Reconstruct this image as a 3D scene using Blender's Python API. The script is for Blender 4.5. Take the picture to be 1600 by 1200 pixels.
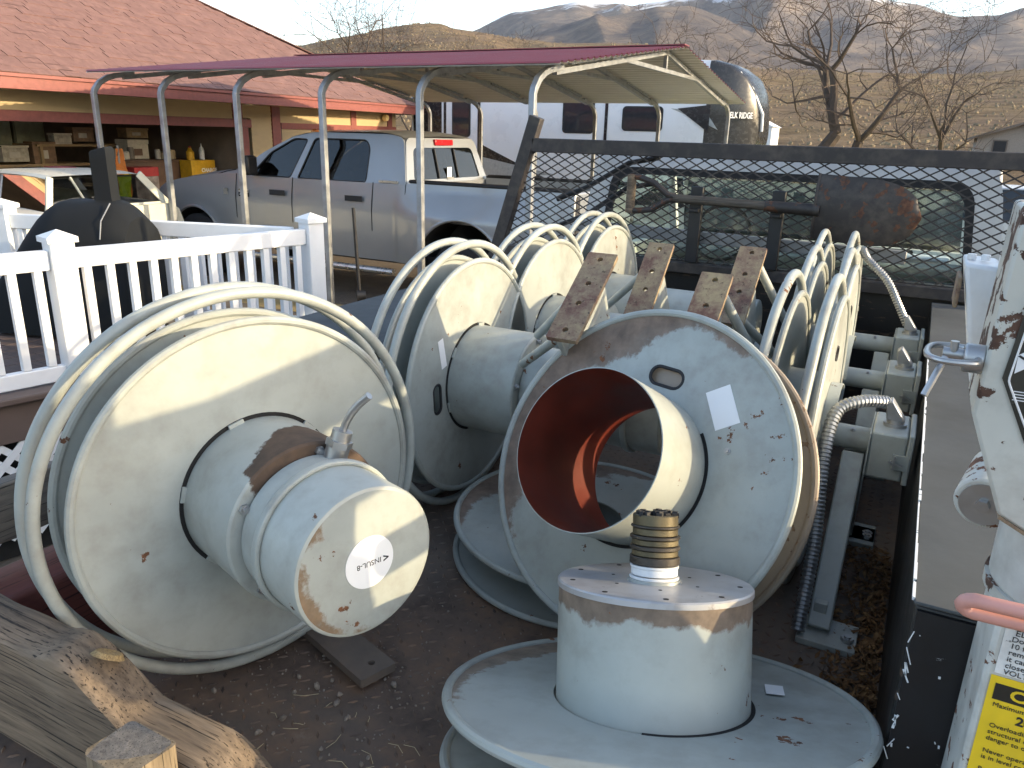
import bpy, math, random
from mathutils import Vector, Matrix, Euler, noise as mnoise
R = math.radians
random.seed(7)
scn = bpy.context.scene
for o in list(bpy.data.objects): bpy.data.objects.remove(o)

# ------------------------------------------------------------------ camera
cam = bpy.data.cameras.new('camera')
cam.sensor_width = 36.0
cam.lens = 27.0                       # 1200 px focal length on a 1600 px wide frame
cam.clip_start = 0.02
cam.clip_end = 30000.0
cam_o = bpy.data.objects.new('camera', cam)
scn.collection.objects.link(cam_o)
P_, W_, RO_ = R(18.0), R(27.6), R(1.6)
fw = Vector((-math.sin(W_)*math.cos(P_), math.cos(W_)*math.cos(P_), -math.sin(P_)))
rt = Vector((math.cos(W_), math.sin(W_), 0))
up = rt.cross(fw)
rt, up = rt*math.cos(RO_)+up*math.sin(RO_), up*math.cos(RO_)-rt*math.sin(RO_)
cam_o.matrix_world = Matrix(((rt.x, up.x, -fw.x, 0), (rt.y, up.y, -fw.y, 0), (rt.z, up.z, -fw.z, 2.0), (0, 0, 0, 1)))
scn.camera = cam_o

# ------------------------------------------------------------------ sky, sun, exposure
SUN_EL, SUN_AZ = 15.0, 14.0          # degrees; azimuth measured from +X towards +Y
sd = Vector((math.cos(R(SUN_EL))*math.cos(R(SUN_AZ)), math.cos(R(SUN_EL))*math.sin(R(SUN_AZ)), math.sin(R(SUN_EL))))
world = bpy.data.worlds.new('World'); scn.world = world; world.use_nodes = True
wn = world.node_tree.nodes; wl = world.node_tree.links
bg = wn['Background']
sky = wn.new('ShaderNodeTexSky'); sky.sky_type = 'NISHITA'; sky.sun_disc = False
sky.sun_elevation = R(SUN_EL); sky.sun_rotation = math.atan2(sd.x, sd.y)
sky.air_density = 1.0; sky.dust_density = 4.0; sky.ozone_density = 0.0; sky.altitude = 1300
wl.new(sky.outputs[0], bg.inputs[0]); bg.inputs[1].default_value = 0.15
sun = bpy.data.lights.new('sun', 'SUN'); sun.energy = 2.1; sun.angle = R(0.7); sun.color = (1.0, 0.80, 0.50)
sun_o = bpy.data.objects.new('sun', sun); scn.collection.objects.link(sun_o)
sun_o.rotation_euler = sd.to_track_quat('Z', 'Y').to_euler()
scn.view_settings.view_transform = 'Standard'
scn.view_settings.look = 'None'
scn.view_settings.exposure = 1.82
scn.view_settings.gamma = 1.0
scn.view_settings.use_curve_mapping = False

# ------------------------------------------------------------------ helpers
COL = scn.collection
def link(o, parent=None):
    COL.objects.link(o)
    if parent is not None: o.parent = parent
    return o
def tag(o, label=None, cat=None, group=None, kind=None):
    if label: o['label'] = label
    if cat: o['category'] = cat
    if group: o['group'] = group
    if kind: o['kind'] = kind
    return o
def frame(x, z, loc=(0, 0, 0)):
    x = Vector(x).normalized(); z = Vector(z); y = z.cross(x).normalized(); z = x.cross(y)
    m = Matrix((x, y, z)).transposed().to_4x4(); m.translation = Vector(loc); return m
def thing(name, label, cat, loc=(0, 0, 0), rot=(0, 0, 0), group=None, mat=None):
    o = bpy.data.objects.new(name, None); o.empty_display_size = .1
    link(o)
    if mat is not None: o.matrix_world = mat
    else: o.location = loc; o.rotation_euler = rot
    return tag(o, label, cat, group)
def copy_tree(o, parent=None):
    c = o.copy(); COL.objects.link(c); c.parent = parent
    for ch in [k for k in CH.get(o.name, [])]: copy_tree(ch, c)
    return c
CH = {}

class M:
    def __init__(s): s.v = []; s.f = []
    def add(s, v, f):
        n = len(s.v); s.v += [tuple(a) for a in v]; s.f += [tuple(i+n for i in q) for q in f]; return s
    def box(s, c, d, rot=None):
        c = Vector(c); h = [k/2 for k in d]; vs = []
        for x in (-1, 1):
            for y in (-1, 1):
                for z in (-1, 1):
                    p = Vector((x*h[0], y*h[1], z*h[2]))
                    if rot is not None: p = rot @ p
                    vs.append(c+p)
        return s.add(vs, [(0, 1, 3, 2), (4, 6, 7, 5), (0, 4, 5, 1), (2, 3, 7, 6), (0, 2, 6, 4), (1, 5, 7, 3)])
    def bb(s, a, b): return s.box([(a[i]+b[i])/2 for i in range(3)], [abs(b[i]-a[i]) for i in range(3)])
    def bar(s, p0, p1, w, h, upv=(0, 0, 1)):
        p0, p1 = Vector(p0), Vector(p1); x = (p1-p0); L = x.length
        u = Vector(upv)
        if abs(x.normalized().dot(u)) > .98: u = Vector((1, 0, 0))
        m = frame(x, u).to_3x3()
        return s.box((p0+p1)/2, (L, w, h), m)
    def cyl(s, p0, p1, r0, r1=None, n=24, caps=True):
        p0, p1 = Vector(p0), Vector(p1); r1 = r0 if r1 is None else r1
        x = (p1-p0).normalized(); u = Vector((0, 0, 1)) if abs(x.z) < .9 else Vector((1, 0, 0))
        a = x.cross(u).normalized(); b = x.cross(a)
        vs = []
        for p, r in ((p0, r0), (p1, r1)):
            for i in range(n):
                t = 2*math.pi*i/n; vs.append(p+a*(r*math.cos(t))+b*(r*math.sin(t)))
        fs = [(i, i+n, (i+1) % n+n, (i+1) % n) for i in range(n)]
        if caps: fs += [tuple(range(n)), tuple(range(2*n-1, n-1, -1))]
        return s.add(vs, fs)
    def tube(s, path, r, n=8, closed=False, rf=None):
        P = [Vector(p) for p in path]; N = len(P); vs = []; a = None
        for i in range(N):
            if closed: t = P[(i+1) % N]-P[i-1]
            else: t = P[min(i+1, N-1)]-P[max(i-1, 0)]
            t.normalize()
            if a is None:
                a = t.cross(Vector((0, 0, 1)) if abs(t.z) < .9 else Vector((1, 0, 0))).normalized()
            else:
                a = (a-t*a.dot(t)).normalized()
            b = t.cross(a); rr = rf(i) if rf else r
            for k in range(n):
                q = 2*math.pi*k/n; vs.append(P[i]+a*(rr*math.cos(q))+b*(rr*math.sin(q)))
        fs = []
        for i in range(N if closed else N-1):
            j = (i+1) % N
            for k in range(n):
                fs.append((i*n+k, i*n+(k+1) % n, j*n+(k+1) % n, j*n+k))
        if not closed: fs += [tuple(range(n-1, -1, -1)), tuple(range((N-1)*n, N*n))]
        return s.add(vs, fs)
    def lathe(s, prof, n=64, closed=False, a0=0, a1=2*math.pi):
        """profile of (x, r) turned round the X axis"""
        full = abs(a1-a0) > 6.28; K = n if full else n+1; m = len(prof); vs = []
        for i in range(K):
            t = a0+(a1-a0)*i/n
            for x, r in prof: vs.append((x, r*math.cos(t), r*math.sin(t)))
        fs = []
        for i in range(n):
            j = (i+1) % K
            for k in range(m if closed else m-1):
                l = (k+1) % m
                fs.append((i*m+k, i*m+l, j*m+l, j*m+k))
        return s.add(vs, fs)
    def grid(s, P):
        n = len(P); m = len(P[0])
        return s.add([p for r in P for p in r], [(i*m+j, i*m+j+1, (i+1)*m+j+1, (i+1)*m+j) for i in range(n-1) for j in range(m-1)])
    def prism(s, poly, fn, t0, t1):
        n = len(poly); vs = [fn(a, b, t0) for a, b in poly]+[fn(a, b, t1) for a, b in poly]
        fs = [tuple(range(n-1, -1, -1)), tuple(range(n, 2*n))]+[(i, (i+1) % n, (i+1) % n+n, i+n) for i in range(n)]
        return s.add(vs, fs)
    def mesh(s, name, mat=None, smooth=True, ang=35):
        me = bpy.data.meshes.new(name); me.from_pydata(s.v, [], s.f); me.validate()
        import bmesh
        bm = bmesh.new(); bm.from_mesh(me); bmesh.ops.recalc_face_normals(bm, faces=bm.faces); bm.to_mesh(me); bm.free()
        if smooth:
            for p in me.polygons: p.use_smooth = True
            me.set_sharp_from_angle(angle=R(ang))
        if mat is not None: me.materials.append(mat)
        return me
    def obj(s, name, mat, parent=None, smooth=True, bevel=0, loc=None, rot=None, ang=35, seg=2):
        return put(name, s.mesh(name, mat, smooth, ang), parent, bevel, loc, rot, seg)
def put(name, me, parent=None, bevel=0, loc=None, rot=None, seg=2, mat=None):
    o = bpy.data.objects.new(name, me)
    if mat is not None and not me.materials: me.materials.append(mat)
    link(o, parent)
    if parent is not None: CH.setdefault(parent.name, []).append(o)
    if loc is not None: o.location = loc
    if rot is not None: o.rotation_euler = rot
    if bevel:
        b = o.modifiers.new('bevel', 'BEVEL'); b.width = bevel; b.segments = seg; b.limit_method = 'ANGLE'; b.angle_limit = R(40)
    return o
def rrect(x0, y0, x1, y1, r, n=5):
    P = []
    for cx, cy, a in ((x1-r, y1-r, 0), (x0+r, y1-r, 90), (x0+r, y0+r, 180), (x1-r, y0+r, 270)):
        for i in range(n+1):
            t = R(a+90*i/n); P.append((cx+r*math.cos(t), cy+r*math.sin(t)))
    return P
def rpoly(pts, r, n=4):
    """rounded polygon; r one radius or a list"""
    P = []; N = len(pts)
    for i in range(N):
        p = Vector(pts[i]); a = (Vector(pts[i-1])-p); b = (Vector(pts[(i+1) % N])-p)
        rr = r[i] if isinstance(r, (list, tuple)) else r
        d = min(rr, a.length*.45, b.length*.45); a = p+a.normalized()*d; b = p+b.normalized()*d
        for k in range(n+1):
            t = k/n; q = a*(1-t)**2+p*2*t*(1-t)+b*t*t; P.append((q.x, q.y))
    return P
def circ(x, y, r, n=12): return [(x+r*math.cos(2*math.pi*i/n), y+r*math.sin(2*math.pi*i/n)) for i in range(n)]
def plate(outer, holes, t, fn=None):
    """plate of thickness t with real holes, in its own XY plane, as vertices and faces"""
    cu = bpy.data.curves.new('tmp', 'CURVE'); cu.dimensions = '2D'; cu.fill_mode = 'BOTH'; cu.extrude = t/2
    for loop in [outer]+list(holes):
        sp = cu.splines.new('POLY'); sp.points.add(len(loop)-1); sp.use_cyclic_u = True
        for i, q in enumerate(loop): sp.points[i].co = (q[0], q[1], 0, 1)
    ob = bpy.data.objects.new('tmp', cu); COL.objects.link(ob)
    bpy.context.view_layer.update()
    me = bpy.data.meshes.new_from_object(ob.evaluated_get(bpy.context.evaluated_depsgraph_get()))
    v = [tuple(a.co) for a in me.vertices]; f = [tuple(p.vertices) for p in me.polygons]
    bpy.data.objects.remove(ob); bpy.data.curves.remove(cu); bpy.data.meshes.remove(me)
    if fn: v = [tuple(fn(*a)) for a in v]
    return v, f
def text(s, size, mat, parent, name='lettering', m=None, thick=.0004, align='LEFT', bold=0.0, shear=0, sx=1.0):
    cu = bpy.data.curves.new('tmp', 'FONT'); cu.body = s; cu.size = size; cu.extrude = thick; cu.align_x = align; cu.align_y = 'CENTER'
    cu.offset = bold; cu.shear = shear; cu.resolution_u = 3
    ob = bpy.data.objects.new('tmp', cu); COL.objects.link(ob); bpy.context.view_layer.update()
    me = bpy.data.meshes.new_from_object(ob.evaluated_get(bpy.context.evaluated_depsgraph_get()))
    bpy.data.objects.remove(ob); bpy.data.curves.remove(cu)
    me.materials.clear(); me.materials.append(mat)
    if sx != 1.0:
        for v in me.vertices: v.co.x *= sx
    o = put(name, me, parent)
    if m is not None: o.matrix_local = m
    return o

# ------------------------------------------------------------------ materials
def nt(m): return m.node_tree.nodes, m.node_tree.links
def newmat(name):
    m = bpy.data.materials.new(name); m.use_nodes = True
    n, l = nt(m); b = n['Principled BSDF']; return m, n, l, b
def coords(n, l, kind='Object', rnd=True):
    tc = n.new('ShaderNodeTexCoord'); out = tc.outputs[kind]
    if rnd:
        oi = n.new('ShaderNodeObjectInfo'); mu = n.new('ShaderNodeMath'); mu.operation = 'MULTIPLY'; mu.inputs[1].default_value = 37.0
        l.new(oi.outputs['Random'], mu.inputs[0]); ad = n.new('ShaderNodeVectorMath'); ad.operation = 'ADD'
        l.new(out, ad.inputs[0]); l.new(mu.outputs[0], ad.inputs[1]); return ad.outputs[0]
    return out
def noise(n, l, vec, scale, detail=4, rough=.55, stretch=None):
    if stretch:
        mp = n.new('ShaderNodeMapping'); mp.inputs['Scale'].default_value = stretch; l.new(vec, mp.inputs[0]); vec = mp.outputs[0]
    t = n.new('ShaderNodeTexNoise'); t.inputs['Scale'].default_value = scale; t.inputs['Detail'].default_value = detail; t.inputs['Roughness'].default_value = rough
    l.new(vec, t.inputs['Vector']); return t.outputs['Fac']
def ramp(n, l, fac, stops, interp='LINEAR'):
    r = n.new('ShaderNodeValToRGB'); r.color_ramp.interpolation = interp
    e = r.color_ramp.elements
    while len(e) < len(stops): e.new(.5)
    for i, (p, c) in enumerate(stops):
        e[i].position = p; e[i].color = (c, c, c, 1) if isinstance(c, (int, float)) else (c[0], c[1], c[2], 1)
    l.new(fac, r.inputs[0]); return r.outputs[0]
def mix(n, l, fac, a, b):
    x = n.new('ShaderNodeMix'); x.data_type = 'RGBA'
    def s(sock, v):
        if hasattr(v, 'links') or hasattr(v, 'is_linked'): l.new(v, sock)
        elif isinstance(v, (int, float)): sock.default_value = v
        else: sock.default_value = (v[0], v[1], v[2], 1)
    s(x.inputs[0], fac); s(x.inputs[6], a); s(x.inputs[7], b); return x.outputs[2]
def math_(n, l, op, a, b=None, c=None, clamp=False):
    x = n.new('ShaderNodeMath'); x.operation = op; x.use_clamp = clamp
    for i, v in enumerate((a, b, c)):
        if v is None: continue
        if isinstance(v, (int, float)): x.inputs[i].default_value = v
        else: l.new(v, x.inputs[i])
    return x.outputs[0]
def bump(n, l, b, h, strength=.2, dist=.002):
    x = n.new('ShaderNodeBump'); x.inputs['Strength'].default_value = strength; x.inputs['Distance'].default_value = dist
    l.new(h, x.inputs['Height']); l.new(x.outputs[0], b.inputs['Normal'])
def plain(name, col, rough=.5, metal=0.0, mottle=.15, scale=14, bmp=0.0, spec=.5, bscale=60, rvar=.1):
    m, n, l, b = newmat(name); v = coords(n, l)
    f = noise(n, l, v, scale, 5)
    c = ramp(n, l, f, [(.3, [k*(1-mottle) for k in col]), (.7, [min(1, k*(1+mottle)) for k in col])])
    l.new(c, b.inputs['Base Color']); b.inputs['Metallic'].default_value = metal; b.inputs['Specular IOR Level'].default_value = spec
    l.new(ramp(n, l, f, [(.3, max(0, rough-rvar)), (.7, min(1, rough+rvar))]), b.inputs['Roughness'])
    if bmp: bump(n, l, b, noise(n, l, v, bscale, 6), bmp)
    return m
def paint(name, col, rough=.38, chips=.30, chip_scale=9, rust=(.13, .055, .025), mottle=.12, dirt=.38, mask=None, mud=(.20, .14, .10), metal=0.0, coat=0.0, dirtcol=(.16, .13, .10)):
    """sprayed enamel with uneven tone, grime and chips down to rust; mask = function giving a 0..1 mud factor"""
    m, n, l, b = newmat(name); v = coords(n, l); vo = coords(n, l, rnd=False)
    f = noise(n, l, v, 5, 6, .6)
    c = ramp(n, l, f, [(.3, [k*(1-mottle) for k in col]), (.7, [min(1, k*(1+mottle)) for k in col])])
    g = math_(n, l, 'MULTIPLY', noise(n, l, v, 3.0, 8, .7), noise(n, l, v, 22, 5, .6))
    gf = ramp(n, l, g, [(.22, 0.0), (.42, dirt)])
    c = mix(n, l, gf, c, dirtcol)
    if mask is not None:
        k = mask(n, l, vo, v)
        mc = ramp(n, l, noise(n, l, v, 25, 7, .65), [(.3, [q*.55 for q in mud]), (.7, [q*1.25 for q in mud])])
        c = mix(n, l, k, c, mc)
    big = noise(n, l, v, chip_scale*.35, 3, .5)
    ch = math_(n, l, 'ADD', noise(n, l, v, chip_scale*3, 7, .62), math_(n, l, 'MULTIPLY', math_(n, l, 'SUBTRACT', big, .5), .55))
    cf = ramp(n, l, ch, [(1-chips-.004, 0.0), (1-chips+.008, 1.0)])
    rc = ramp(n, l, noise(n, l, v, 60, 4), [(.3, [q*.5 for q in rust]), (.7, [q*1.7 for q in rust])])
    c = mix(n, l, cf, c, rc)
    l.new(c, b.inputs['Base Color'])
    rr = ramp(n, l, f, [(.3, rough-.07), (.7, rough+.1)])
    rf = cf
    if mask is not None: rf = math_(n, l, 'MAXIMUM', cf, k)
    rr = mix(n, l, rf, rr, (.85, .85, .85)); l.new(rr, b.inputs['Roughness'])
    b.inputs['Metallic'].default_value = metal; b.inputs['Coat Weight'].default_value = coat
    h = math_(n, l, 'SUBTRACT', math_(n, l, 'ADD', math_(n, l, 'MULTIPLY', noise(n, l, v, 35, 3), .12), math_(n, l, 'MULTIPLY', noise(n, l, v, 4.5, 2), 3.0)), cf)
    bump(n, l, b, h, .25, .0012)
    return m
def wood(name, c0, c1, scale=6, axis=0, rough=.85, bmp=.6):
    m, n, l, b = newmat(name); v = coords(n, l)
    st = [14, 14, 14]; st[axis] = 1.0
    f = noise(n, l, v, scale, 8, .65, st); f2 = noise(n, l, v, scale*.4, 3, .5, [3 if i != axis else .6 for i in range(3)])
    g = math_(n, l, 'ADD', math_(n, l, 'MULTIPLY', f, .7), math_(n, l, 'MULTIPLY', f2, .3))
    c = ramp(n, l, g, [(.3, c0), (.5, [(a+b_)/2 for a, b_ in zip(c0, c1)]), (.68, c1)])
    st2 = [45, 45, 45]; st2[axis] = .7
    crk = ramp(n, l, noise(n, l, v, scale, 4, .6, st2), [(.36, 1.0), (.42, 0.0)])
    c = mix(n, l, crk, c, [q*.35 for q in c0]); g = math_(n, l, 'SUBTRACT', g, math_(n, l, 'MULTIPLY', crk, .5))
    l.new(c, b.inputs['Base Color']); b.inputs['Roughness'].default_value = rough; bump(n, l, b, g, bmp, .004)
    return m
def glass(name, tint=(.75, .8, .8), rough=.02):
    m, n, l, b = newmat(name)
    b.inputs['Base Color'].default_value = (*tint, 1); b.inputs['Roughness'].default_value = rough
    b.inputs['Transmission Weight'].default_value = 1.0; b.inputs['IOR'].default_value = 1.45
    tr = n.new('ShaderNodeBsdfTransparent'); tr.inputs[0].default_value = (*tint, 1)
    gl = n.new('ShaderNodeBsdfGlossy'); gl.inputs['Roughness'].default_value = rough
    fr = n.new('ShaderNodeFresnel'); fr.inputs[0].default_value = 1.6
    mx = n.new('ShaderNodeMixShader'); l.new(fr.outputs[0], mx.inputs[0]); l.new(tr.outputs[0], mx.inputs[1]); l.new(gl.outputs[0], mx.inputs[2])
    l.new(mx.outputs[0], n['Material Output'].inputs[0]); return m

REEL = (.365, .39, .365)
def mud_rim(ky=-.38, kz=.30, thr=.462):         # old mud and rust towards the rim of a flange, thickest along one side
  def go(n, l, vo, v):
    s = n.new('ShaderNodeSeparateXYZ'); l.new(vo, s.inputs[0])
    r = math_(n, l, 'SQRT', math_(n, l, 'ADD', math_(n, l, 'MULTIPLY', s.outputs[1], s.outputs[1]), math_(n, l, 'MULTIPLY', s.outputs[2], s.outputs[2])))
    side = math_(n, l, 'ADD', math_(n, l, 'MULTIPLY', s.outputs[2], kz), math_(n, l, 'MULTIPLY', s.outputs[1], ky))
    t = math_(n, l, 'ADD', math_(n, l, 'ADD', r, side), math_(n, l, 'MULTIPLY', noise(n, l, v, 9, 9, .68), .22))
    return ramp(n, l, t, [(thr, 0.0), (thr+.016, .85), (thr+.06, .95)])
  return go
def mud_band(n, l, vo, v):                    # peeled band round the top of the drum
    s = n.new('ShaderNodeSeparateXYZ'); l.new(vo, s.inputs[0])
    t = math_(n, l, 'ADD', s.outputs[0], math_(n, l, 'MULTIPLY', noise(n, l, v, 16, 7, .6), .075))
    return ramp(n, l, t, [(.190, 0.0), (.193, .95)])
def mud_patch(n, l, vo, v):                   # grease-brown patch on the top of a gear housing
    s = n.new('ShaderNodeSeparateXYZ'); l.new(vo, s.inputs[0])
    t = math_(n, l, 'ADD', math_(n, l, 'ADD', math_(n, l, 'MULTIPLY', s.outputs[0], .9), math_(n, l, 'ADD', math_(n, l, 'MULTIPLY', s.outputs[2], .95), math_(n, l, 'MULTIPLY', s.outputs[1], .35))), math_(n, l, 'MULTIPLY', noise(n, l, v, 11, 6, .6), .16))
    return ramp(n, l, t, [(.305, 0.0), (.311, .97)])
MT = dict(
    reel=paint('reel enamel', REEL, chips=.285),
    reel_clean=paint('reel enamel clean', REEL, chips=.25, dirt=.30),
    reel_chip=paint('reel enamel chipped', REEL, chips=.305, chip_scale=9, rust=(.13, .065, .035)),
    reel_mud=paint('reel enamel muddy rim', REEL, chips=.29, mask=mud_rim(), mud=(.19, .13, .095)),
    reel_mud2=paint('reel enamel dusty rim', REEL, chips=.28, mask=mud_rim(-.34, -.36, .50), mud=(.22, .165, .12)),
    reel_top=paint('scuffed aluminium lid', (.40, .40, .41), chips=.30, chip_scale=12, rust=(.10, .08, .06), dirt=.5, metal=.3, mask=mud_rim(.1, .1, .30), mud=(.27, .235, .215)),
    reel_band=paint('reel enamel peeled band', REEL, chips=.26, mask=mud_band, mud=(.20, .145, .105)),
    reel_patch=paint('reel enamel greasy patch', REEL, chips=.27, mask=mud_patch, mud=(.085, .05, .03)),
    reel_cap=paint('reel cover end, rust along the rim', REEL, chips=.275, mask=mud_rim(-.40, -.12, .262), mud=(.19, .115, .055)),
    reel_dust=paint('dusty flange', (.30, .24, .18), chips=.4, rust=(.16, .10, .06)),
    oxide=plain('red oxide primer', (.125, .022, .013), .42, mottle=.35, scale=9),
    rusty=None,
    zinc=plain('zinc', (.42, .42, .42), .4, .85, .12),
    galv=plain('galvanised tube', (.30, .31, .32), .45, .5, .25, 9),
    conduit=plain('flexible conduit', (.33, .34, .35), .38, .8, .15, 30),
    black=plain('black paint', (.012, .012, .014), .5, mottle=.35),
    rubber=plain('black rubber', (.018, .018, .02), .7, mottle=.3),
    dark=plain('dark gap', (.01, .01, .01), .9),
    brass=plain('brass rings', (.115, .095, .055), .5, .45, .4, 25),
    blackring=plain('oily ring', (.05, .042, .034), .45, .3, .4, 25),
    white=plain('white paint', (.74, .75, .75), .4, mottle=.05),
    label=plain('paper label', (.80, .81, .82), .6, mottle=.03),
    print=plain('black print', (.02, .02, .022), .6),
    vinyl=plain('white vinyl', (.80, .81, .82), .42, mottle=.03),
)

m, n, l, b = newmat('rust-worn plate'); v = coords(n, l)
f1 = noise(n, l, v, 7, 10, .78); f2 = noise(n, l, v, 26, 8, .75); f3 = noise(n, l, v, 90, 5, .6)
g = math_(n, l, 'ADD', math_(n, l, 'MULTIPLY', f1, .6), math_(n, l, 'MULTIPLY', f2, .4))
c = ramp(n, l, g, [(.36, (.075, .036, .026)), (.45, (.15, .082, .058)), (.51, (.22, .155, .10)), (.60, (.31, .245, .14))])
c = mix(n, l, ramp(n, l, f3, [(.60, 0.0), (.68, .8)]), c, (.04, .022, .016))
l.new(c, b.inputs['Base Color']); b.inputs['Roughness'].default_value = .8; bump(n, l, b, math_(n, l, 'ADD', g, f3), .45, .0015); MT['rusty'] = m
# ------------------------------------------------------------------ ground and hills
m, n, l, b = newmat('packed dirt yard'); v = coords(n, l, rnd=False)
c = ramp(n, l, noise(n, l, v, .6, 8, .7), [(.3, (.085, .066, .052)), (.5, (.14, .112, .086)), (.72, (.21, .168, .118))])
c = mix(n, l, ramp(n, l, noise(n, l, v, 14, 6, .7), [(.45, 0.0), (.7, .55)]), c, (.10, .085, .072))
l.new(c, b.inputs['Base Color']); b.inputs['Roughness'].default_value = .95; bump(n, l, b, noise(n, l, v, 25, 8), .6, .02); MT['dirt'] = m
m, n, l, b = newmat('dry hills'); v = coords(n, l, rnd=False)
s = n.new('ShaderNodeSeparateXYZ'); l.new(v, s.inputs[0])
dist = math_(n, l, 'SQRT', math_(n, l, 'ADD', math_(n, l, 'MULTIPLY', s.outputs[0], s.outputs[0]), math_(n, l, 'MULTIPLY', s.outputs[1], s.outputs[1])))
n1 = noise(n, l, v, .012, 12, .72); n2 = noise(n, l, v, .12, 10, .78); n3 = noise(n, l, v, .0025, 12, .7)
grass = ramp(n, l, n2, [(.38, (.12, .085, .05)), (.47, (.24, .175, .10)), (.62, (.33, .245, .14))])
sage = ramp(n, l, n2, [(.35, (.13, .095, .07)), (.5, (.225, .165, .115)), (.68, (.31, .225, .155))])
near = mix(n, l, ramp(n, l, n1, [(.42, 0.0), (.56, 1.0)]), grass, sage)
rock = ramp(n, l, math_(n, l, 'ADD', math_(n, l, 'MULTIPLY', n1, .5), math_(n, l, 'MULTIPLY', n3, .5)), [(.40, (.085, .08, .088)), (.5, (.155, .132, .122)), (.58, (.235, .19, .155))])
far = mix(n, l, ramp(n, l, math_(n, l, 'DIVIDE', dist, 3000.0), [(.20, 0.0), (.5, 1.0)]), near, rock)
snow = math_(n, l, 'ADD', math_(n, l, 'DIVIDE', s.outputs[2], 1000.0), math_(n, l, 'MULTIPLY', noise(n, l, v, .004, 9, .72), .55))
far = mix(n, l, ramp(n, l, snow, [(.86, 0.0), (.90, .8)]), far, (.72, .75, .80))
l.new(far, b.inputs['Base Color']); b.inputs['Roughness'].default_value = 1.0; b.inputs['Specular IOR Level'].default_value = .1; bump(n, l, b, math_(n, l, 'ADD', n2, math_(n, l, 'MULTIPLY', n1, 12.0)), .8, 3.0); MT['hills'] = m
A_ = [(-60, 6.5), (-30, 7.2), (-6, 7.63), (-2.9, 7.66), (-1.7, 7.45), (.4, 7.67), (2.5, 8.31), (4.7, 8.63), (7.8, 9.44), (11.7, 10.09), (14.9, 9.78), (18.1, 8.77), (20.3, 8.23), (22.3, 8.36), (24, 8.57), (26.1, 8.15), (28.7, 7.58), (30.9, 6.74), (37, 5.5), (42.8, 4.7), (60, 4.0), (120, 3.0), (240, 3.0), (300, 6.5)]
C_ = [(-60, 5), (-4, 5.5), (8.8, 5.81), (11.2, 6.39), (14.2, 7.74), (16.4, 8.31), (18.5, 8.5), (21.4, 7.84), (23.9, 7.42), (25.7, 7.07), (28, 6.3), (33, 5.0), (60, 3.5), (120, 2.5), (240, 2.5), (300, 5)]
B_ = [(-60, 3), (-20, 4.2), (-3.5, 4.55), (-.2, 4.42), (6.3, 4.62), (11, 4.74), (14.8, 5.16), (17.4, 5.93), (19.6, 6.25), (25.6, 6.2), (27.4, 6.32), (30, 6.76), (32.6, 6.95), (35.2, 7.01), (37.8, 6.43), (40.3, 5.96), (42.8, 5.33), (60, 3.5), (120, 1.2), (240, 1.2), (300, 3)]
def pl(T, a):
    while a < T[0][0]: a += 360
    while a > T[-1][0]: a -= 360
    if a < T[0][0]: a = T[0][0]
    for (a0, e0), (a1, e1) in zip(T, T[1:]):
        if a0 <= a <= a1:
            t = (a-a0)/(a1-a0); return e0+(e1-e0)*t
    return T[0][1]
def terr(r, a):
    x, y = -math.sin(R(a))*r, math.cos(R(a))*r
    zs = []
    for T, rp, r0, pw, seed, rg in ((B_, 700., 45., 1.12, 1, .07), (C_, 2200., 800., 1.2, 5, .16), (A_, 4300., 1500., 1.15, 9, .20)):
        H = math.tan(R(pl(T, a)))*rp
        if r <= rp: t = max(0, (r-r0)/(rp-r0)); z = H*t**pw
        else: z = H*max(-.2, 1-.8*(r-rp)/(rp*.5))
        tt = min(1, max(0, (r-r0)/(rp-r0)))
        k = mnoise.fractal(Vector((x/rp*7, y/rp*7, seed)), 1.0, 2.1, 6)
        ridge = abs(mnoise.noise(Vector((a*.16+seed, r/rp*1.6, seed))))*2-.5
        z += H*rg*(k*.8-ridge*.9)*tt*(1 if r < rp*.93 else .25)
        zs.append(z)
    return x, y, max(max(zs), -.0)
rs = [44*(4900/44)**(i/110) for i in range(111)]
azs = [i*.275-24 for i in range(300)]+[58.5+i*6 for i in range(1, 46)]
G = [[terr(r, a) for a in azs+[azs[0]+360]] for r in rs]
hm = M(); hm.grid(G); tag(hm.obj('hills', MT['hills'], ang=180), kind='structure')
gd = M(); NG = 72
gd.add([(0, 0, 0)]+[(45.0*math.cos(2*math.pi*i/NG), 45.0*math.sin(2*math.pi*i/NG), 0) for i in range(NG)], [(0, i+1, (i+1) % NG+1) for i in range(NG)])
tag(gd.obj('ground', MT['dirt'], smooth=False), kind='structure')
m, n, l, b = newmat('painted sun streak'); v = coords(n, l, rnd=False)  # yellow ground strip: a streak of sunlight painted as colour
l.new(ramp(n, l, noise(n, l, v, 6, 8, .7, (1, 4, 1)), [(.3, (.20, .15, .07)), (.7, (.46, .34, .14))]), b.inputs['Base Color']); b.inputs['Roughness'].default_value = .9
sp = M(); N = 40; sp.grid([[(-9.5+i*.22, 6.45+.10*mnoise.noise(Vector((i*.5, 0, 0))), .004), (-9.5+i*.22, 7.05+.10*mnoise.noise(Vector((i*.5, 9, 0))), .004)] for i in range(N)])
tag(sp.obj('sun_streak', m, smooth=False), kind='structure')
m, n, l, b = newmat('dry lawn'); v = coords(n, l, rnd=False)
c = ramp(n, l, noise(n, l, v, 1.1, 9, .75), [(.32, (.20, .20, .08)), (.5, (.36, .35, .17)), (.66, (.50, .47, .28))])
l.new(c, b.inputs['Base Color']); b.inputs['Roughness'].default_value = .95; bump(n, l, b, noise(n, l, v, 20, 8), .7, .03)
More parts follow.
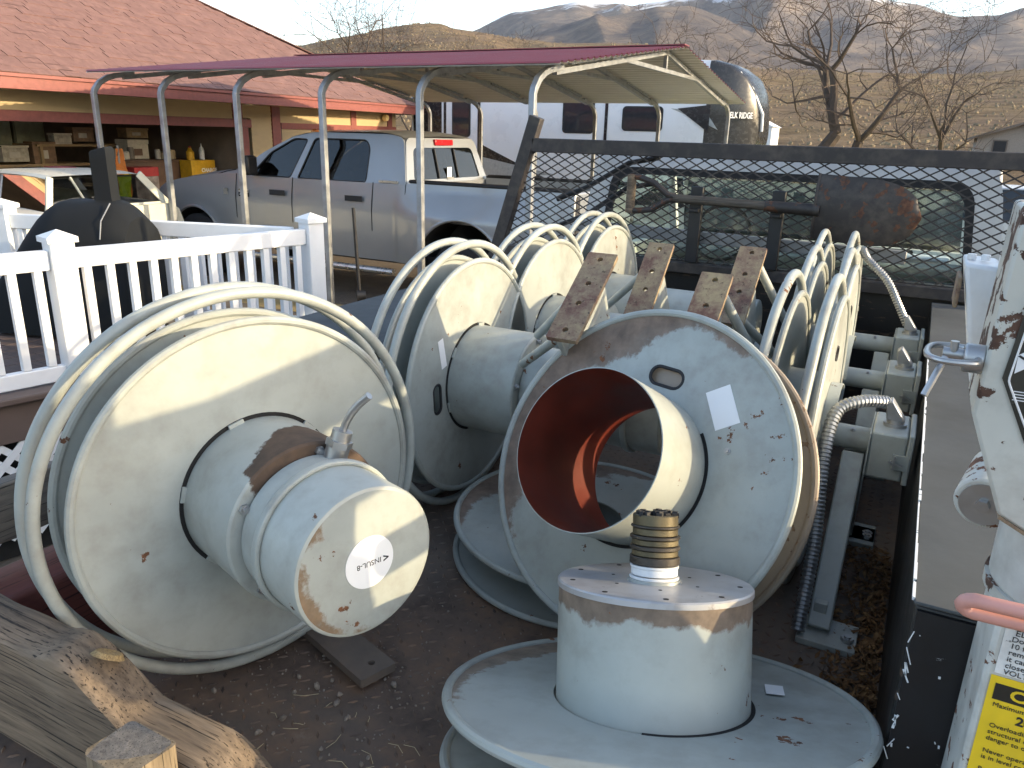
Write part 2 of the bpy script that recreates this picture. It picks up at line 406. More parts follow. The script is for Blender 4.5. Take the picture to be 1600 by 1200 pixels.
lw = M(); lw.grid([[(-1.8+16*s_+.6*mnoise.noise(Vector((i, s_*5, 2))), 11.5+i*1.6, .004) for s_ in (-.28, .5)] for i in range(20)])
tag(lw.obj('lawn', m, smooth=False), kind='structure')
sg_ = M(); rn = random.Random(8); g_ = (1+5**.5)/2
for k in range(9000):                                          # sagebrush dotted over the slopes
    r = 60*(11.5)**(rn.random()**.8); a = rn.uniform(-14, 46); x, y, z = terr(r, a); s_ = rn.uniform(.06, .20)*(1+r/160)
    if mnoise.noise(Vector((x*.012, y*.012, 4))) < rn.uniform(-.5, .15): continue
    q = [(x+s_*math.cos(t)*rn.uniform(.7, 1.2), y+s_*math.sin(t)*rn.uniform(.7, 1.2), z-.1) for t in (0, 1.257, 2.513, 3.77, 5.027)]
    q2 = [(x+s_*.7*math.cos(t+.6)*rn.uniform(.6, 1.2), y+s_*.7*math.sin(t+.6)*rn.uniform(.6, 1.2), z+s_*rn.uniform(.5, .9)) for t in (0, 1.257, 2.513, 3.77, 5.027)]
    sg_.add(q+q2+[(x, y, z+s_*1.0)], [(i, (i+1) % 5, 5+i) for i in range(5)]+[((i+1) % 5, 5+(i+1) % 5, 5+i) for i in range(5)]+[(5+i, 5+(i+1) % 5, 10) for i in range(5)])
tag(sg_.obj('sagebrush', plain('sagebrush', (.20, .155, .095), .95, mottle=.35, scale=.05), smooth=False), 'grey-brown sagebrush dotted over the golden slopes', 'brush', kind='stuff')

# ------------------------------------------------------------------ garage house
MT['roof'] = None
m, n, l, b = newmat('red asphalt shingle'); v = coords(n, l); oi = n.new('ShaderNodeObjectInfo')
f = noise(n, l, v, 90, 5, .7); f2 = noise(n, l, v, 4, 4)
c = ramp(n, l, math_(n, l, 'ADD', math_(n, l, 'MULTIPLY', f, .55), math_(n, l, 'MULTIPLY', f2, .45)), [(.3, (.11, .062, .056)), (.5, (.175, .094, .083)), (.7, (.25, .145, .125))])
l.new(c, b.inputs['Base Color']); b.inputs['Roughness'].default_value = .95; bump(n, l, b, f, .5, .004); MT['roof'] = m
MT['trim'] = plain('red trim paint', (.235, .075, .062), .5, mottle=.14)
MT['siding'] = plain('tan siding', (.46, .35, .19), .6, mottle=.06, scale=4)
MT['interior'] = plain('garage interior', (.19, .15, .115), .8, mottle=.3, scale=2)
HA = R(3.5)
house = thing('garage_house', 'tan garage house with red shingle roof and red trim, big door open', 'house', (-11.4, 4.0, 0), (0, 0, HA))
Hm = house.matrix_world.copy() if False else (Matrix.Translation((-11.4, 4.0, 0)) @ Matrix.Rotation(HA, 4, 'Z'))
# local: +X towards the yard, Y along the wall (0 .. 12.6)
YE = 12.6
EZ, OV, PT = 2.47, .55, .555
YS = -6.0
hip_y = YE+.55
def roofpt(y, d): return (OV-d, y, EZ+.13+d*PT)            # d = horizontal distance up from the eave
DM = 6.2
rfm = M(); rfm.add([roofpt(YS, 0), roofpt(hip_y, 0), roofpt(hip_y-DM, DM), roofpt(YS, DM)], [(0, 1, 2, 3)])
rfm.add([(OV, hip_y, EZ+.13), (OV-2*DM, hip_y, EZ+.13), (OV-DM, hip_y-DM, EZ+.13+DM*PT)], [(0, 1, 2)])
rfm.add([roofpt(YS, 0), roofpt(YS, DM), (OV-2*DM, YS, EZ+.13)], [(0, 1, 2)])
rfm.add([(OV-2*DM, hip_y, EZ+.13), (OV-2*DM, YS, EZ+.13), roofpt(YS, DM), roofpt(hip_y-DM, DM)], [(0, 1, 2, 3)])
roof = rfm.obj('roof', MT['roof'], house, smooth=False)
# shingle courses: single tabs where they are big enough to tell apart, the rest one mesh
EXP, TW = .15, .34
sl_ = math.sqrt(1+PT*PT); ca, sa = 1/sl_, PT/sl_
tab = M(); tab.bb((-.0, -.5, 0), (-EXP*1.12, .5, .010)); TAB = tab.mesh('shingle', MT['roof'], False)
rest = M(); cnt = 0; rn = random.Random(12)
for k in range(44):
    d0 = k*EXP*ca
    y = YS+4.5+(k % 2)*TW*.5+rn.uniform(-.05, .05)
    while y < hip_y-d0-.1:
        w = TW*rn.choice((.7, 1, 1.3)); yc = y+w/2; lift = rn.choice((.004, .008, .014))
        if yc+w/2 < hip_y-d0-EXP:
            if 0.2 < y < 6.2 and k < 26 and cnt < 300 and (k*31+int(y*10)) % 2 == 0:
                o = put('shingle', TAB, roof); o.location = (OV-d0+.012, yc, EZ+.13+d0*PT+lift); o.rotation_euler = (0, math.atan(PT), 0); o.scale = (1, w*.985, 1); cnt += 1
            else:
                mrot = Matrix.Rotation(math.atan(PT), 3, 'Y')
                rest.box(Vector((OV-d0+.012, yc, EZ+.13+d0*PT+lift))+mrot @ Vector((-EXP*.56, 0, .005)), (EXP*1.12, w*.985, .010), mrot)
        y += w
tag(rest.obj('shingles', MT['roof'], roof, smooth=False), kind='stuff')
hc = M(); hc.bar(roofpt(hip_y, 0), roofpt(hip_y-DM, DM), .30, .02, (1, 1, 2)); hc.obj('hip_cap', MT['roof'], roof, smooth=False)
fa = M(); fa.bb((OV-.02, YS, EZ-.07), (OV+.02, hip_y, EZ+.12)); fa.obj('fascia', MT['trim'], house, bevel=.004)
M().bb((OV+.0205, YS, EZ+.085), (OV+.05, hip_y+.02, EZ+.128)).obj('drip_edge', MT['trim'], house)
M().bb((OV-2*DM, hip_y-.02, EZ-.07), (OV-.03, hip_y+.02, EZ+.12)).obj('fascia', MT['trim'], house)
M().bb((-.02, YS, EZ-.06), (OV-.03, hip_y-.03, EZ-.04)).obj('soffit', MT['siding'], house)
HB, HT = 1.99, 2.14                                           # door header
DY0, DY1 = -4.5, 7.15                                          # the open door
for k in range(4):
    z = HT+.002+k*.08
    mb = M(); mb.add([(0.012, YS, z), (0.012, 7.0, z), (.0, 7.0, z+.083), (.0, YS, z+.083), (-.02, YS, z), (-.02, 7.0, z), (-.02, 7.0, z+.083), (-.02, YS, z+.083)],
                     [(0, 1, 2, 3), (4, 7, 6, 5), (0, 4, 5, 1), (3, 2, 6, 7), (0, 3, 7, 4), (1, 5, 6, 2)]); mb.obj('siding_board', MT['siding'], house, smooth=False)
M().bb((-.02, DY0, HB), (.03, DY1+.32, HT)).obj('door_header', MT['trim'], house, bevel=.004)
M().bb((-.02, DY1, 0), (.03, DY1+.22, HB-.002)).obj('door_jamb', MT['trim'], house, bevel=.004)
M().bb((-.02, 7.0, HT+.002), (.028, 7.25, EZ-.06)).obj('corner_trim', MT['trim'], house, bevel=.004)
for k in range(31):                                            # wall right of the door
    z = k*.08; y0 = 7.26 if z > HT-.05 else 7.48
    if z+.083 > EZ-.05: break
    for (ya, yb) in ((y0, 8.05), (8.31, YE)):
        mb = M(); mb.add([(0.012, ya, z), (0.012, yb, z), (.0, yb, z+.083), (.0, ya, z+.083), (-.02, ya, z), (-.02, yb, z), (-.02, yb, z+.083), (-.02, ya, z+.083)],
                         [(0, 1, 2, 3), (4, 7, 6, 5), (0, 4, 5, 1), (3, 2, 6, 7), (0, 3, 7, 4), (1, 5, 6, 2)]); mb.obj('siding_board', MT['siding'], house, smooth=False)
M().bb((-.02, 8.06, 0), (.03, 8.30, EZ-.06)).obj('corner_trim', MT['trim'], house, bevel=.004)
M().bb((-.01, 8.32, 1.98), (.032, YE-.02, 2.10)).obj('band_trim', MT['trim'], house, bevel=.004)
for yv in (10.7, 12.2): M().bb((.013, yv, 0), (.035, yv+.2, EZ-.06)).obj('corner_trim', MT['trim'], house, bevel=.004)
M().bb((-8, YE-.1, 0), (-.03, YE, EZ)).obj('end_wall', MT['siding'], house)
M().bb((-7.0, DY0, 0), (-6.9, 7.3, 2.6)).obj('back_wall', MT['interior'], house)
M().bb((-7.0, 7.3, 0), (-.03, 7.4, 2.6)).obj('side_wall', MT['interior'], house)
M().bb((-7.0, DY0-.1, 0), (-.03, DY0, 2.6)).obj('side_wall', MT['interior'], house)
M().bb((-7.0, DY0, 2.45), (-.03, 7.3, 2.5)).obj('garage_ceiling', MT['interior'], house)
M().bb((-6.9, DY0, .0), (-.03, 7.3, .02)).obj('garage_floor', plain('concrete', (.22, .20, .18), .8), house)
lampm = plain('frosted lamp glass', (.85, .66, .30), .3)
wl_ = M(); wl_.lathe([(0, .06), (.03, .07), (.05, .085), (.13, .07), (.16, .03), (.165, .0)], 24); wl_.obj('wall_lamp', lampm, house, loc=(.03, 12.0, 2.30))

def hloc(x, y, z): return Hm @ Vector((x, y, z))
def clutter(name, label, cat, parts, at, rz=0.0, group='clutter stored inside the open garage'):
    off = .55 if name == 'wall_cabinet' else 1.05
    t = thing(name, label, cat, hloc(at[0], at[1]+off, at[2]), (0, 0, HA+rz), group)
    for nm, mat, builder, kw in parts: builder.obj(nm, mat, t, **kw)
    return t
cr = plain('cream enamel', (.50, .47, .40), .4); brn = plain('brown laminate', (.13, .075, .05), .5); yl = plain('yellow plastic', (.62, .36, .02), .4); crd = plain('cardboard', (.33, .23, .12), .8)
redp = plain('red plastic', (.42, .03, .03), .4); limep = plain('hi-vis cloth', (.42, .55, .02), .8); orgp = plain('orange cloth', (.60, .20, .04), .8)
# wall cabinets
for k in range(3):
    clutter('wall_cabinet', ['cream wall cabinet with long handle hung high in the garage', 'pale green wall cabinet hung beside the cream one', 'olive wall cabinet hung at the end of the row'][k], 'cabinet',
            [('carcass', [cr, plain('pale green enamel', (.33, .36, .24), .5), plain('olive enamel', (.22, .22, .14), .5)][k], M().bb((-.3, -.28, -.32), (0, .28, .32)), dict(bevel=.01)),
             ('door', cr if k == 0 else plain('cabinet door', (.30, .32, .22), .5), M().bb((.001, -.26, -.30), (.02, .26, .30)), dict(bevel=.006)), ('handle', MT['dark'], M().bb((.021, .16, -.27), (.035, .19, -.2)), {})],
            (-2.2, 2.75+k*.6, 1.72))
clutter('workbench', 'long brown storage chest under the cluttered shelf in the garage', 'chest',
        [('body', brn, M().bb((-.7, -1.15, 0), (0, .70, 1.32)), dict(bevel=.01)), ('lid', brn, M().bb((-.72, -1.18, 1.322), (.02, .73, 1.36)), dict(bevel=.006))], (-1.0, 5.35, .02))
yb_ = clutter('yellow_box', 'tall yellow battery charger box with white lettering on the brown chest side', 'box', [('carton', yl, M().bb((-.3, -.30, 0), (0, .30, .62)), dict(bevel=.006)), ('cut_out', MT['dark'], M().bb((.0005, -.2, .0), (.004, -.02, .06)), {}), ('dark_print', MT['dark'], M().bb((.0005, .06, .03), (.004, .2, .16)), {})], (-.68, 5.80, .75))
text('CHARGE', .10, MT['label'], yb_, 'lettering', Matrix(((0, 0, 1, .004), (1, 0, 0, -.06), (0, 1, 0, .43), (0, 0, 0, 1))), .001, bold=.003)
clutter('carton', 'cream banker box with a lid on top of the brown chest', 'box', [('carton', cr, M().bb((-.3, -.22, 0), (0, .22, .26)), dict(bevel=.006)), ('lid', cr, M().bb((-.31, -.23, .262), (.01, .23, .34)), dict(bevel=.005)), ('printed_panel', brn, M().bb((.0005, -.1, .06), (.003, .08, .18)), {})], (-1.15, 4.75, 1.39))
clutter('yellow_jug', 'small yellow jug standing on the yellow charger box', 'jug', [('body', yl, M().lathe([(0, 0), (0, .07), (.14, .075), (.18, .04), (.22, .03), (.22, 0)], 20), dict(rot=(0, R(-90), 0))), ('cap', redp, M().lathe([(.221, 0), (.221, .025), (.245, .025), (.245, 0)], 16), dict(rot=(0, R(-90), 0)))], (-.85, 5.66, 1.375))
clutter('white_bottle', 'tall white squeeze bottle with pointed nozzle beside the yellow jug', 'bottle', [('body', MT['white'], M().lathe([(0, 0), (0, .05), (.17, .05), (.22, .035), (.235, .02)], 20), dict(rot=(0, R(-90), 0))), ('nozzle', MT['white'], M().lathe([(.236, .018), (.30, .006), (.30, 0)], 16), dict(rot=(0, R(-90), 0)))], (-.82, 5.92, 1.375))
for k, (yy, h, w, c_) in enumerate(((4.25, .16, .09, (.30, .28, .26)), (4.40, .12, .08, (.5, .48, .42)), (4.53, .19, .06, (.16, .14, .12)), (5.12, .15, .05, (.45, .42, .38)), (5.24, .10, .07, (.2, .16, .1)), (5.42, .14, .09, (.34, .27, .16)))):
    clutter('tin_can', ['squat grey tin on the brown chest', 'pale tin beside the squat grey one', 'dark slim can between pale tin and banker box', 'slim white can right of the banker box', 'small brown jar right of the slim white can', 'tan tin left of the yellow jug'][k], 'can',
            [('body', plain('tin', c_, .45), M().lathe([(0, 0), (0, w), (h, w), (h, 0)], 20), dict(rot=(0, R(-90), 0))), ('lid', plain('tin lid', c_, .3, .6), M().lathe([(h+.001, 0), (h+.001, w*.9), (h+.02, w*.9), (h+.02, 0)], 20), dict(rot=(0, R(-90), 0)))], (-1.1, yy, 1.39))
clutter('red_cooler', 'red-topped drinks cooler case standing before the brown chest', 'cooler', [('body', plain('printed case', (.30, .25, .22), .5, mottle=.5, scale=9), M().bb((-.3, -.25, 0), (0, .25, .62)), dict(bevel=.01)), ('lid', redp, M().bb((-.31, -.26, .622), (.01, .26, .78)), dict(bevel=.01))], (-.55, 4.35, .50))
clutter('plastic_bin', 'dark storage bin under the red-topped case', 'box', [('bin', MT['black'], M().bb((-.35, -.3, 0), (0, .3, .46)), dict(bevel=.02)), ('rim', MT['black'], M().bb((-.37, -.32, .462), (.02, .32, .475)), {})], (-.53, 4.35, .02))
vest = M(); vest.grid([[(.0+.03*math.sin(j*1.3+i), -.16*(.35+.65*min(1, i/4))+.32*(.35+.65*min(1, i/4))*j/6, -i*.10) for j in range(7)] for i in range(11)])
vest2 = M(); vest2.grid([[(.045+.03*math.sin(j*1.3+i), -.13+.26*j/6, -.42-i*.10) for j in range(7)] for i in range(7)])
clutter('work_vests', 'orange and lime safety vests hanging on a post in the garage', 'vest', [('orange_vest', orgp, vest, {}), ('lime_vest', limep, vest2, {}), ('hook_post', MT['galv'], M().cyl((-.02, 0, -1.6), (-.02, 0, .05), .02), {})], (-.45, 3.75, 1.60))
for k in range(3):
    clutter('shelf', ['high garage shelf of bare timber near the door head', 'middle garage shelf stacked with dim boxes', 'shelf above the bench at the garage back'][k], 'shelf', [('board', crd, M().bb((-.4, -1.6, -.02), (0, 1.6, .02)), {}), ('bracket', MT['galv'], M().bb((-.38, -1.5, -.2), (-.35, -1.46, -.021)), {})], (-5.9, 3.4+k*.2, [1.95, 1.55, 1.1][k]))
rn = random.Random(21)
for k in range(10):
    w, h = rn.uniform(.15, .3), rn.uniform(.12, .28); cc = rn.choice(((.30, .22, .14), (.12, .11, .12), (.36, .33, .30), (.10, .14, .2), (.3, .08, .06)))
    nm = ['tan', 'charcoal', 'grey', 'blue', 'red'][((.30, .22, .14), (.12, .11, .12), (.36, .33, .30), (.10, .14, .2), (.3, .08, .06)).index(cc)]
    clutter('storage_box', 'small %s carton, %s on the dim %s garage shelf' % (nm, ('first', 'second', 'third', 'fourth', 'last')[k % 5], 'middle' if k < 5 else 'low'), 'box', [('carton', plain('carton', cc, .7), M().bb((-w, -w, 0), (0, w, h)), dict(bevel=.005)), ('lid', plain('carton lid', [q*1.2 for q in cc], .7), M().bb((-w-.01, -w-.01, h+.001), (.01, w+.01, h+.03)), {})], (-5.95, 2.1+(k % 5)*.68+rn.random()*.1, 1.572 if k < 5 else 1.122))

for k, (yy, zz, w, h, cc, nm, lab) in enumerate((
        (2.15, 1.42, .26, .30, (.28, .18, .10), 'wooden_crate', 'tan wooden crate stacked under the wall cabinets in the garage'), (2.75, 1.36, .22, .22, (.42, .38, .30), 'cream_tub', 'cream lidded tub beside the tan crate in the garage'),
        (3.25, 1.30, .20, .34, (.20, .12, .07), 'brown_case', 'upright brown case beside the cream tub in the garage'), (3.62, 1.62, .16, .16, (.45, .42, .36), 'white_carton', 'small white carton perched high behind the chimney cover in the garage'),
        (4.02, 1.68, .20, .20, (.24, .15, .09), 'brown_carton', 'brown carton perched high left of the banker box'), (5.15, 1.75, .24, .14, (.38, .28, .16), 'flat_box', 'flat tan box lying high above the yellow jug'),
        (1.55, 1.30, .24, .36, (.30, .06, .05), 'red_toolbox', 'tall red tool chest left of the tan crate in the garage'), (2.5, .95, .30, .30, (.16, .12, .09), 'dark_crate', 'dark crate on the low bench in the garage'))):
    clutter(nm, lab, 'box', [('carcass', plain('stored box', cc, .6, mottle=.3), M().bb((-w, -w, 0), (0, w, h)), dict(bevel=.006)), ('lid', plain('stored box lid', [q*1.25 for q in cc], .6), M().bb((-w-.01, -w-.01, h+.001), (.012, w+.012, h+.035)), dict(bevel=.004)), ('label_panel', cr, M().bb((.001, -w*.5, h*.3), (.003, w*.3, h*.7)), {})], (-1.6, yy, zz))
clutter('long_bench', 'long timber bench and rack carrying boxes along the garage', 'bench', [('top', crd, M().bb((-.8, -2.6, 1.26), (0, 1.2, 1.299)), {}), ('low_shelf', crd, M().bb((-.8, -2.6, .90), (0, 1.2, .949)), {}), ('high_shelf', crd, M().bb((-.8, .2, 1.58), (0, 2.3, 1.615)), {})]+[('leg', crd, M().bb((-.06, q, .0), (-.01, q+.05, 1.62 if q > 0 else 1.258)), {}) for q in (-2.5, -.7, .25, 2.2)], (-1.55, 2.9, .02))
# ------------------------------------------------------------------ vehicles in the yard
MT['silver'] = None
m, n, l, b = newmat('silver car paint'); v = coords(n, l); f = noise(n, l, v, 2, 4)
l.new(ramp(n, l, f, [(.3, (.27, .28, .295)), (.7, (.30, .31, .325))]), b.inputs['Base Color']); b.inputs['Metallic'].default_value = .4; b.inputs['Roughness'].default_value = .34; b.inputs['Coat Weight'].default_value = .6; b.inputs['Coat Roughness'].default_value = .08; MT['silver'] = m
MT['tint'] = glass('tinted car glass', (.22, .24, .26)); MT['tyre'] = plain('tyre', (.02, .02, .021), .8); MT['alloy'] = plain('alloy', (.5, .5, .51), .3, .9)
MT['red_lens'] = plain('red lens', (.45, .01, .015), .2); MT['seat'] = plain('seat cloth', (.10, .105, .12), .9)
def car_panels(root, lp, prof, ys, mat, name, wheels, arch, flare=None, zoff=0.0):
    """one body side: columns along the length from sill or arch up to the shoulder line"""
    def bot(x):
        z = lp['sill']
        for wx in wheels:
            d = abs(x-wx)
            ar = arch if wx < 2 else arch+.12
            if d < ar: z = max(z, lp['wz']+math.sqrt(max(0, ar*ar-d*d)))
        return z
    def top(x): return pl2(prof, x)
    for side in (0, 1):
        G = []; N = int(lp['L']/.045)
        for i in range(N+1):
            x = lp['L']*i/N; zb, zt = bot(x), top(x); row = []
            for j in range(11):
                t = j/10; z = zb+(zt-zb)*t; zz = (z-lp['sill'])/(lp['sh']-lp['sill'])
                inn = .09*max(0, .25-zz)**1+.055*max(0, zz-.62)**1.2/.38+.05*max(0, (.25-x)/.25)+.03*max(0, (x-lp['L']+.15)/.15)
                if flare: inn -= flare(x, z)
                y = lp['W']*.5-inn
                row.append((x, y if side else -y, z))
            G.append(row)
        mb = M(); mb.grid(G); mb.obj(name, mat, root, ang=50)
def pl2(T, x):
    if x <= T[0][0]: return T[0][1]
    for (a, c), (b_, d) in zip(T, T[1:]):
        if a <= x <= b_: return c+(d-c)*(x-a)/(b_-a)
    return T[-1][1]
def wheel(root, x, y, z, r, w, s):
    t = M().lathe([(-w/2, r*.62), (-w/2, r*.9), (-w/2+.03, r), (w/2-.03, r), (w/2, r*.9), (w/2, r*.62)], 40).obj('wheel', MT['tyre'], root, loc=(x, y, z), rot=(0, 0, R(90)))
    mb = M(); mb.lathe([(-w*.3, r*.63), (-w*.1, r*.55), (0, r*.5), (.02, r*.2), (.03, .0)], 32); mb.obj('rim', MT['alloy'], t, rot=(0, 0, R(0 if s > 0 else 180)))
pk = thing('pickup_truck', 'silver crew cab pickup parked under the red-roofed carport', 'truck', (-9.6, 8.42, 0))
LP = dict(L=6.35, W=2.0, sill=.52, sh=1.42, wz=.50)
PROF = [(0, 1.06), (.05, 1.17), (.2, 1.24), (.5, 1.31), (.9, 1.37), (1.3, 1.415), (1.6, 1.43), (1.75, 1.405), (4.2, 1.415), (4.26, 1.415), (4.28, 1.435), (6.35, 1.45)]
def flare(x, z):
    q = 0
    d = abs(x-5.05)
    if d < .95: q += .12*(math.cos(d/.95*math.pi/2)**.7)*max(0, min(1, (1.36-z)/.28))
    d = math.hypot(x-.78, z-.44)
    if d < .58: q += .03*max(0, 1-(d-.44)/.14) if d > .44 else .03
    return q
car_panels(pk, LP, PROF, None, MT['silver'], 'body_side', (.78, 5.05), .46, flare)
for wx in (.78, 5.05):
    for s_ in (-1, 1):
        AR = .46 if wx < 2 else .58
        wheel(pk, wx, s_*.86, .43, .43, .28, s_)
        mb = M(); mb.grid([[(wx+AR*math.cos(R(a)), s_*y, .50+AR*math.sin(R(a))) for y in (.5, 1.0 if wx < 2 else 1.09)] for a in range(0, 181, 12)]); mb.obj('arch_liner', MT['rubber'], pk)
        mb = M(); mb.tube([(wx+(AR+.005)*math.cos(R(a)), s_*(1.02 if wx < 2 else 1.10), .50+(AR+.005)*math.sin(R(a))) for a in range(-5, 186, 8)], .020, 8); mb.obj('arch_lip', MT['silver'], pk)
hd = M(); hd.grid([[(x, yy*(.93 if x > .3 else .86), pl2(PROF, x)+.075*(1-(yy)**4)*min(1, x/.3+.2)-.01) for yy in [j/10*2-1 for j in range(11)]] for x in [0, .04, .12, .25, .45, .7, .95, 1.2, 1.42, 1.55]]); hd.obj('bonnet', MT['silver'], pk)
M().tube([(.03, -.88, 1.13), (.2, -.935, 1.235), (.5, -.94, 1.30), (.95, -.945, 1.362), (1.15, -.945, 1.385), (1.35, -.93, 1.44), (1.5, -.90, 1.47)], .006, 6).obj('bonnet_seam', MT['dark'], pk)
M().bb((-.02, -.86, .70), (.06, .86, 1.15)).obj('grille', MT['black'], pk, bevel=.03)
M().bb((-.16, -.98, .52), (.02, .98, .74)).obj('front_bumper', MT['alloy'], pk, bevel=.04)
M().bb((6.30, -.95, .55), (6.50, .95, .75)).obj('rear_bumper', MT['alloy'], pk, bevel=.03)
M().bb((6.30, -.93, .78), (6.36, .93, 1.44)).obj('tailgate', MT['silver'], pk, bevel=.02)
for s_ in (-1, 1): M().bb((6.34, s_*.86-.05, 1.0), (6.375, s_*.86+.05, 1.40)).obj('tail_lamp', MT['rubber'], pk, bevel=.02)
M().bb((.3, -.85, .48), (6.2, .85, .60)).obj('underbody', MT['rubber'], pk)
M().bb((4.30, -.80, 1.0), (6.3, .80, 1.04)).obj('bed_floor', MT['rubber'], pk)
for s_ in (-1, 1):
    M().bb((4.29, s_*.905-.06, 1.435), (6.34, s_*.905+.06, 1.475)).obj('bed_rail', MT['black'], pk, bevel=.015)
    M().bb((4.30, s_*.80-.01, 1.0), (6.30, s_*.80+.01, 1.44)).obj('bed_wall', MT['silver'], pk)
M().bb((4.27, -.85, .6), (4.29, .85, 1.42)).obj('bed_front', MT['silver'], pk)
# greenhouse: side frames with real window openings
def lean(s_):
    return lambda a, b_, c: (a, s_*(.93-(b_-1.40)*.34+c*s_*0)+s_*c, b_)
outl = rpoly([(1.50, 1.40), (4.24, 1.40), (4.10, 1.93), (3.9, 1.965), (2.75, 1.965), (2.4, 1.90), (1.95, 1.70)], [.03, .03, .08, .1, .1, .1, .1], 4)
w1 = rpoly([(1.80, 1.412), (2.47, 1.412), (2.66, 1.875), (2.44, 1.88), (2.08, 1.70)], [.03, .03, .04, .06, .05], 4)
w2 = rpoly([(2.59, 1.412), (3.66, 1.412), (3.64, 1.80), (3.57, 1.89), (2.77, 1.89)], [.03, .05, .05, .06, .05], 4)
for s_ in (-1, 1):
    v_, f_ = plate(outl, [w1, w2], .03, lean(s_)); M1 = M(); M1.add(v_, f_); fr_ = M1.obj('cab_side', MT['silver'], pk)
    for w_ in (w1, w2):
        v_, f_ = plate(w_, [], .006, lean(s_)); M1 = M(); M1.add(v_, f_); M1.obj('door_window', MT['tint'], pk, smooth=False)
        M().tube([lean(s_)(a, b_, .012) for a, b_ in w_], .009, 6, True).obj('window_seal', MT['rubber'], pk)
def yroof(z): return .93-(z-1.40)*.34
rf = M(); rows = []
for x, z in ((1.52, 1.40), (1.95, 1.70), (2.35, 1.895), (2.6, 1.95), (2.9, 1.975), (3.4, 1.985), (3.8, 1.98), (4.0, 1.955), (4.11, 1.92)):
    rows.append([(x, yy*yroof(z)*1.0, z+.03*(1-yy**2)) for yy in [j/10*2-1 for j in range(11)]])
rf.grid(rows[2:]); rf.grid([[(p[0], p[1]*.985, p[2]-.03) for p in r_] for r_ in rows[2:]]); rf.obj('roof_panel', MT['silver'], pk)
ws = M(); ws.grid([[(p[0], p[1]*.96, p[2]) for p in r_] for r_ in rows[:3]]); ws.obj('windscreen', MT['tint'], pk)
outb = rpoly([(-.93, 1.40), (.93, 1.40), (.755, 1.93), (-.755, 1.93)], [.03, .03, .09, .09], 4)
hb = rpoly([(-.76, 1.455), (.76, 1.455), (.655, 1.82), (-.655, 1.82)], [.05, .05, .07, .07], 4)
bk = lambda a, b_, c: (4.23-(b_-1.40)*.24+c, a, b_)
v_, f_ = plate(outb, [hb], .03, bk); M1 = M(); M1.add(v_, f_); M1.obj('cab_back', MT['silver'], pk)
v_, f_ = plate(hb, [], .006, bk); M1 = M(); M1.add(v_, f_); rw = M1.obj('rear_window', MT['tint'], pk, smooth=False)
for yy in (-.22, .22): M().bar(bk(yy, 1.46, .012), bk(yy*.98, 1.81, .012), .014, .02, (1, 0, 0)).obj('window_bar', MT['rubber'], pk)
M().bb((4.09, -.20, 1.845), (4.16, .20, 1.915)).obj('brake_lamp', MT['red_lens'], pk, bevel=.01)
stc = M().box(bk(.02, 1.53, .02), (.003, .10, .12)).obj('window_sticker', MT['label'], pk, smooth=False)
M().box(bk(.02, 1.455, .022), (.003, .16, .03)).obj('window_decal', MT['galv'], pk, smooth=False)
M().bb((1.72, -.85, .62), (4.2, .85, .66)).obj('cab_floor', MT['rubber'], pk)
M().bb((1.5, -.85, .9), (1.98, .85, 1.42)).obj('dashboard', MT['black'], pk, bevel=.05)
for xs in (2.55, 3.45):
    for yy in (-.42, .42):
        M().bb((xs, yy-.26, .7), (xs+.16, yy+.26, 1.52)).obj('seat_back', MT['seat'], pk, bevel=.05)
        M().bb((xs+.02, yy-.13, 1.55), (xs+.12, yy+.13, 1.72)).obj('head_rest', MT['seat'], pk, bevel=.04)
M().tube([(2.08+.05*math.sin(t), -.42+.18*math.cos(t), 1.34+.17*math.sin(t)) for t in [i*.2618 for i in range(24)]], .014, 8, True).obj('steering_wheel', MT['black'], pk)
for s_ in (-1, 1):
    for x0 in (1.58, 2.53, 3.78, 4.25):                        # shut lines
        zb = .56 if x0 != 1.58 else .70
        M().tube([(x0-(.02 if x0 == 1.58 else 0), s_*(.975 if z < .8 else (1.0 if z < 1.15 else 1.0-.045*(z-1.15)/.27))+s_*.002, z) for z in [zb+(1.42-zb)*i/8 for i in range(9)]], .005, 5).obj('shut_line', MT['dark'], pk)
    for x0 in (2.30, 3.52):
        M().bb((x0-.13, s_*.99-.02, 1.19), (x0+.13, s_*.99+.035*s_+.012, 1.255)).obj('door_handle', MT['rubber'], pk, bevel=.02)
    M().bb((1.85, s_*1.10-.06, 1.42), (1.98, s_*1.10+.12, 1.66)).obj('door_mirror', MT['black'], pk, bevel=.03)
    M().bar((1.9, s_*.93, 1.43), (1.9, s_*1.10, 1.5), .05, .05).obj('mirror_arm', MT['black'], pk, bevel=.01)
    M().bb((1.62, s_*.985-.01, .70), (4.24, s_*.985+.014*s_+.004, .745)).obj('body_moulding', MT['silver'], pk, bevel=.008)
    M().tube([(1.7, s_*1.02, .40), (4.1, s_*1.02, .40)], .04, 10).obj('side_step', MT['alloy'], pk)
bd = M().bb((1.62, -1.006, 1.14), (1.80, -1.002, 1.19)).obj('fender_badge', MT['dark'], pk, smooth=False)
text('4500', .055, MT['label'], bd, 'lettering', Matrix(((1, 0, 0, 1.64), (0, 0, -1, -1.007), (0, 1, 0, 1.165), (0, 0, 0, 1))), .001)
M().bb((1.62, -1.006, 1.20), (1.80, -1.003, 1.235)).obj('fender_badge', MT['alloy'], pk, smooth=False)
M().bb((1.34, -1.000, 1.15), (1.42, -.996, 1.23)).obj('fender_badge', MT['alloy'], pk, smooth=False)
M().bb((3.86, -.955, 1.424), (4.13, -.935, 1.448)).obj('pillar_badge', MT['alloy'], pk, smooth=False)
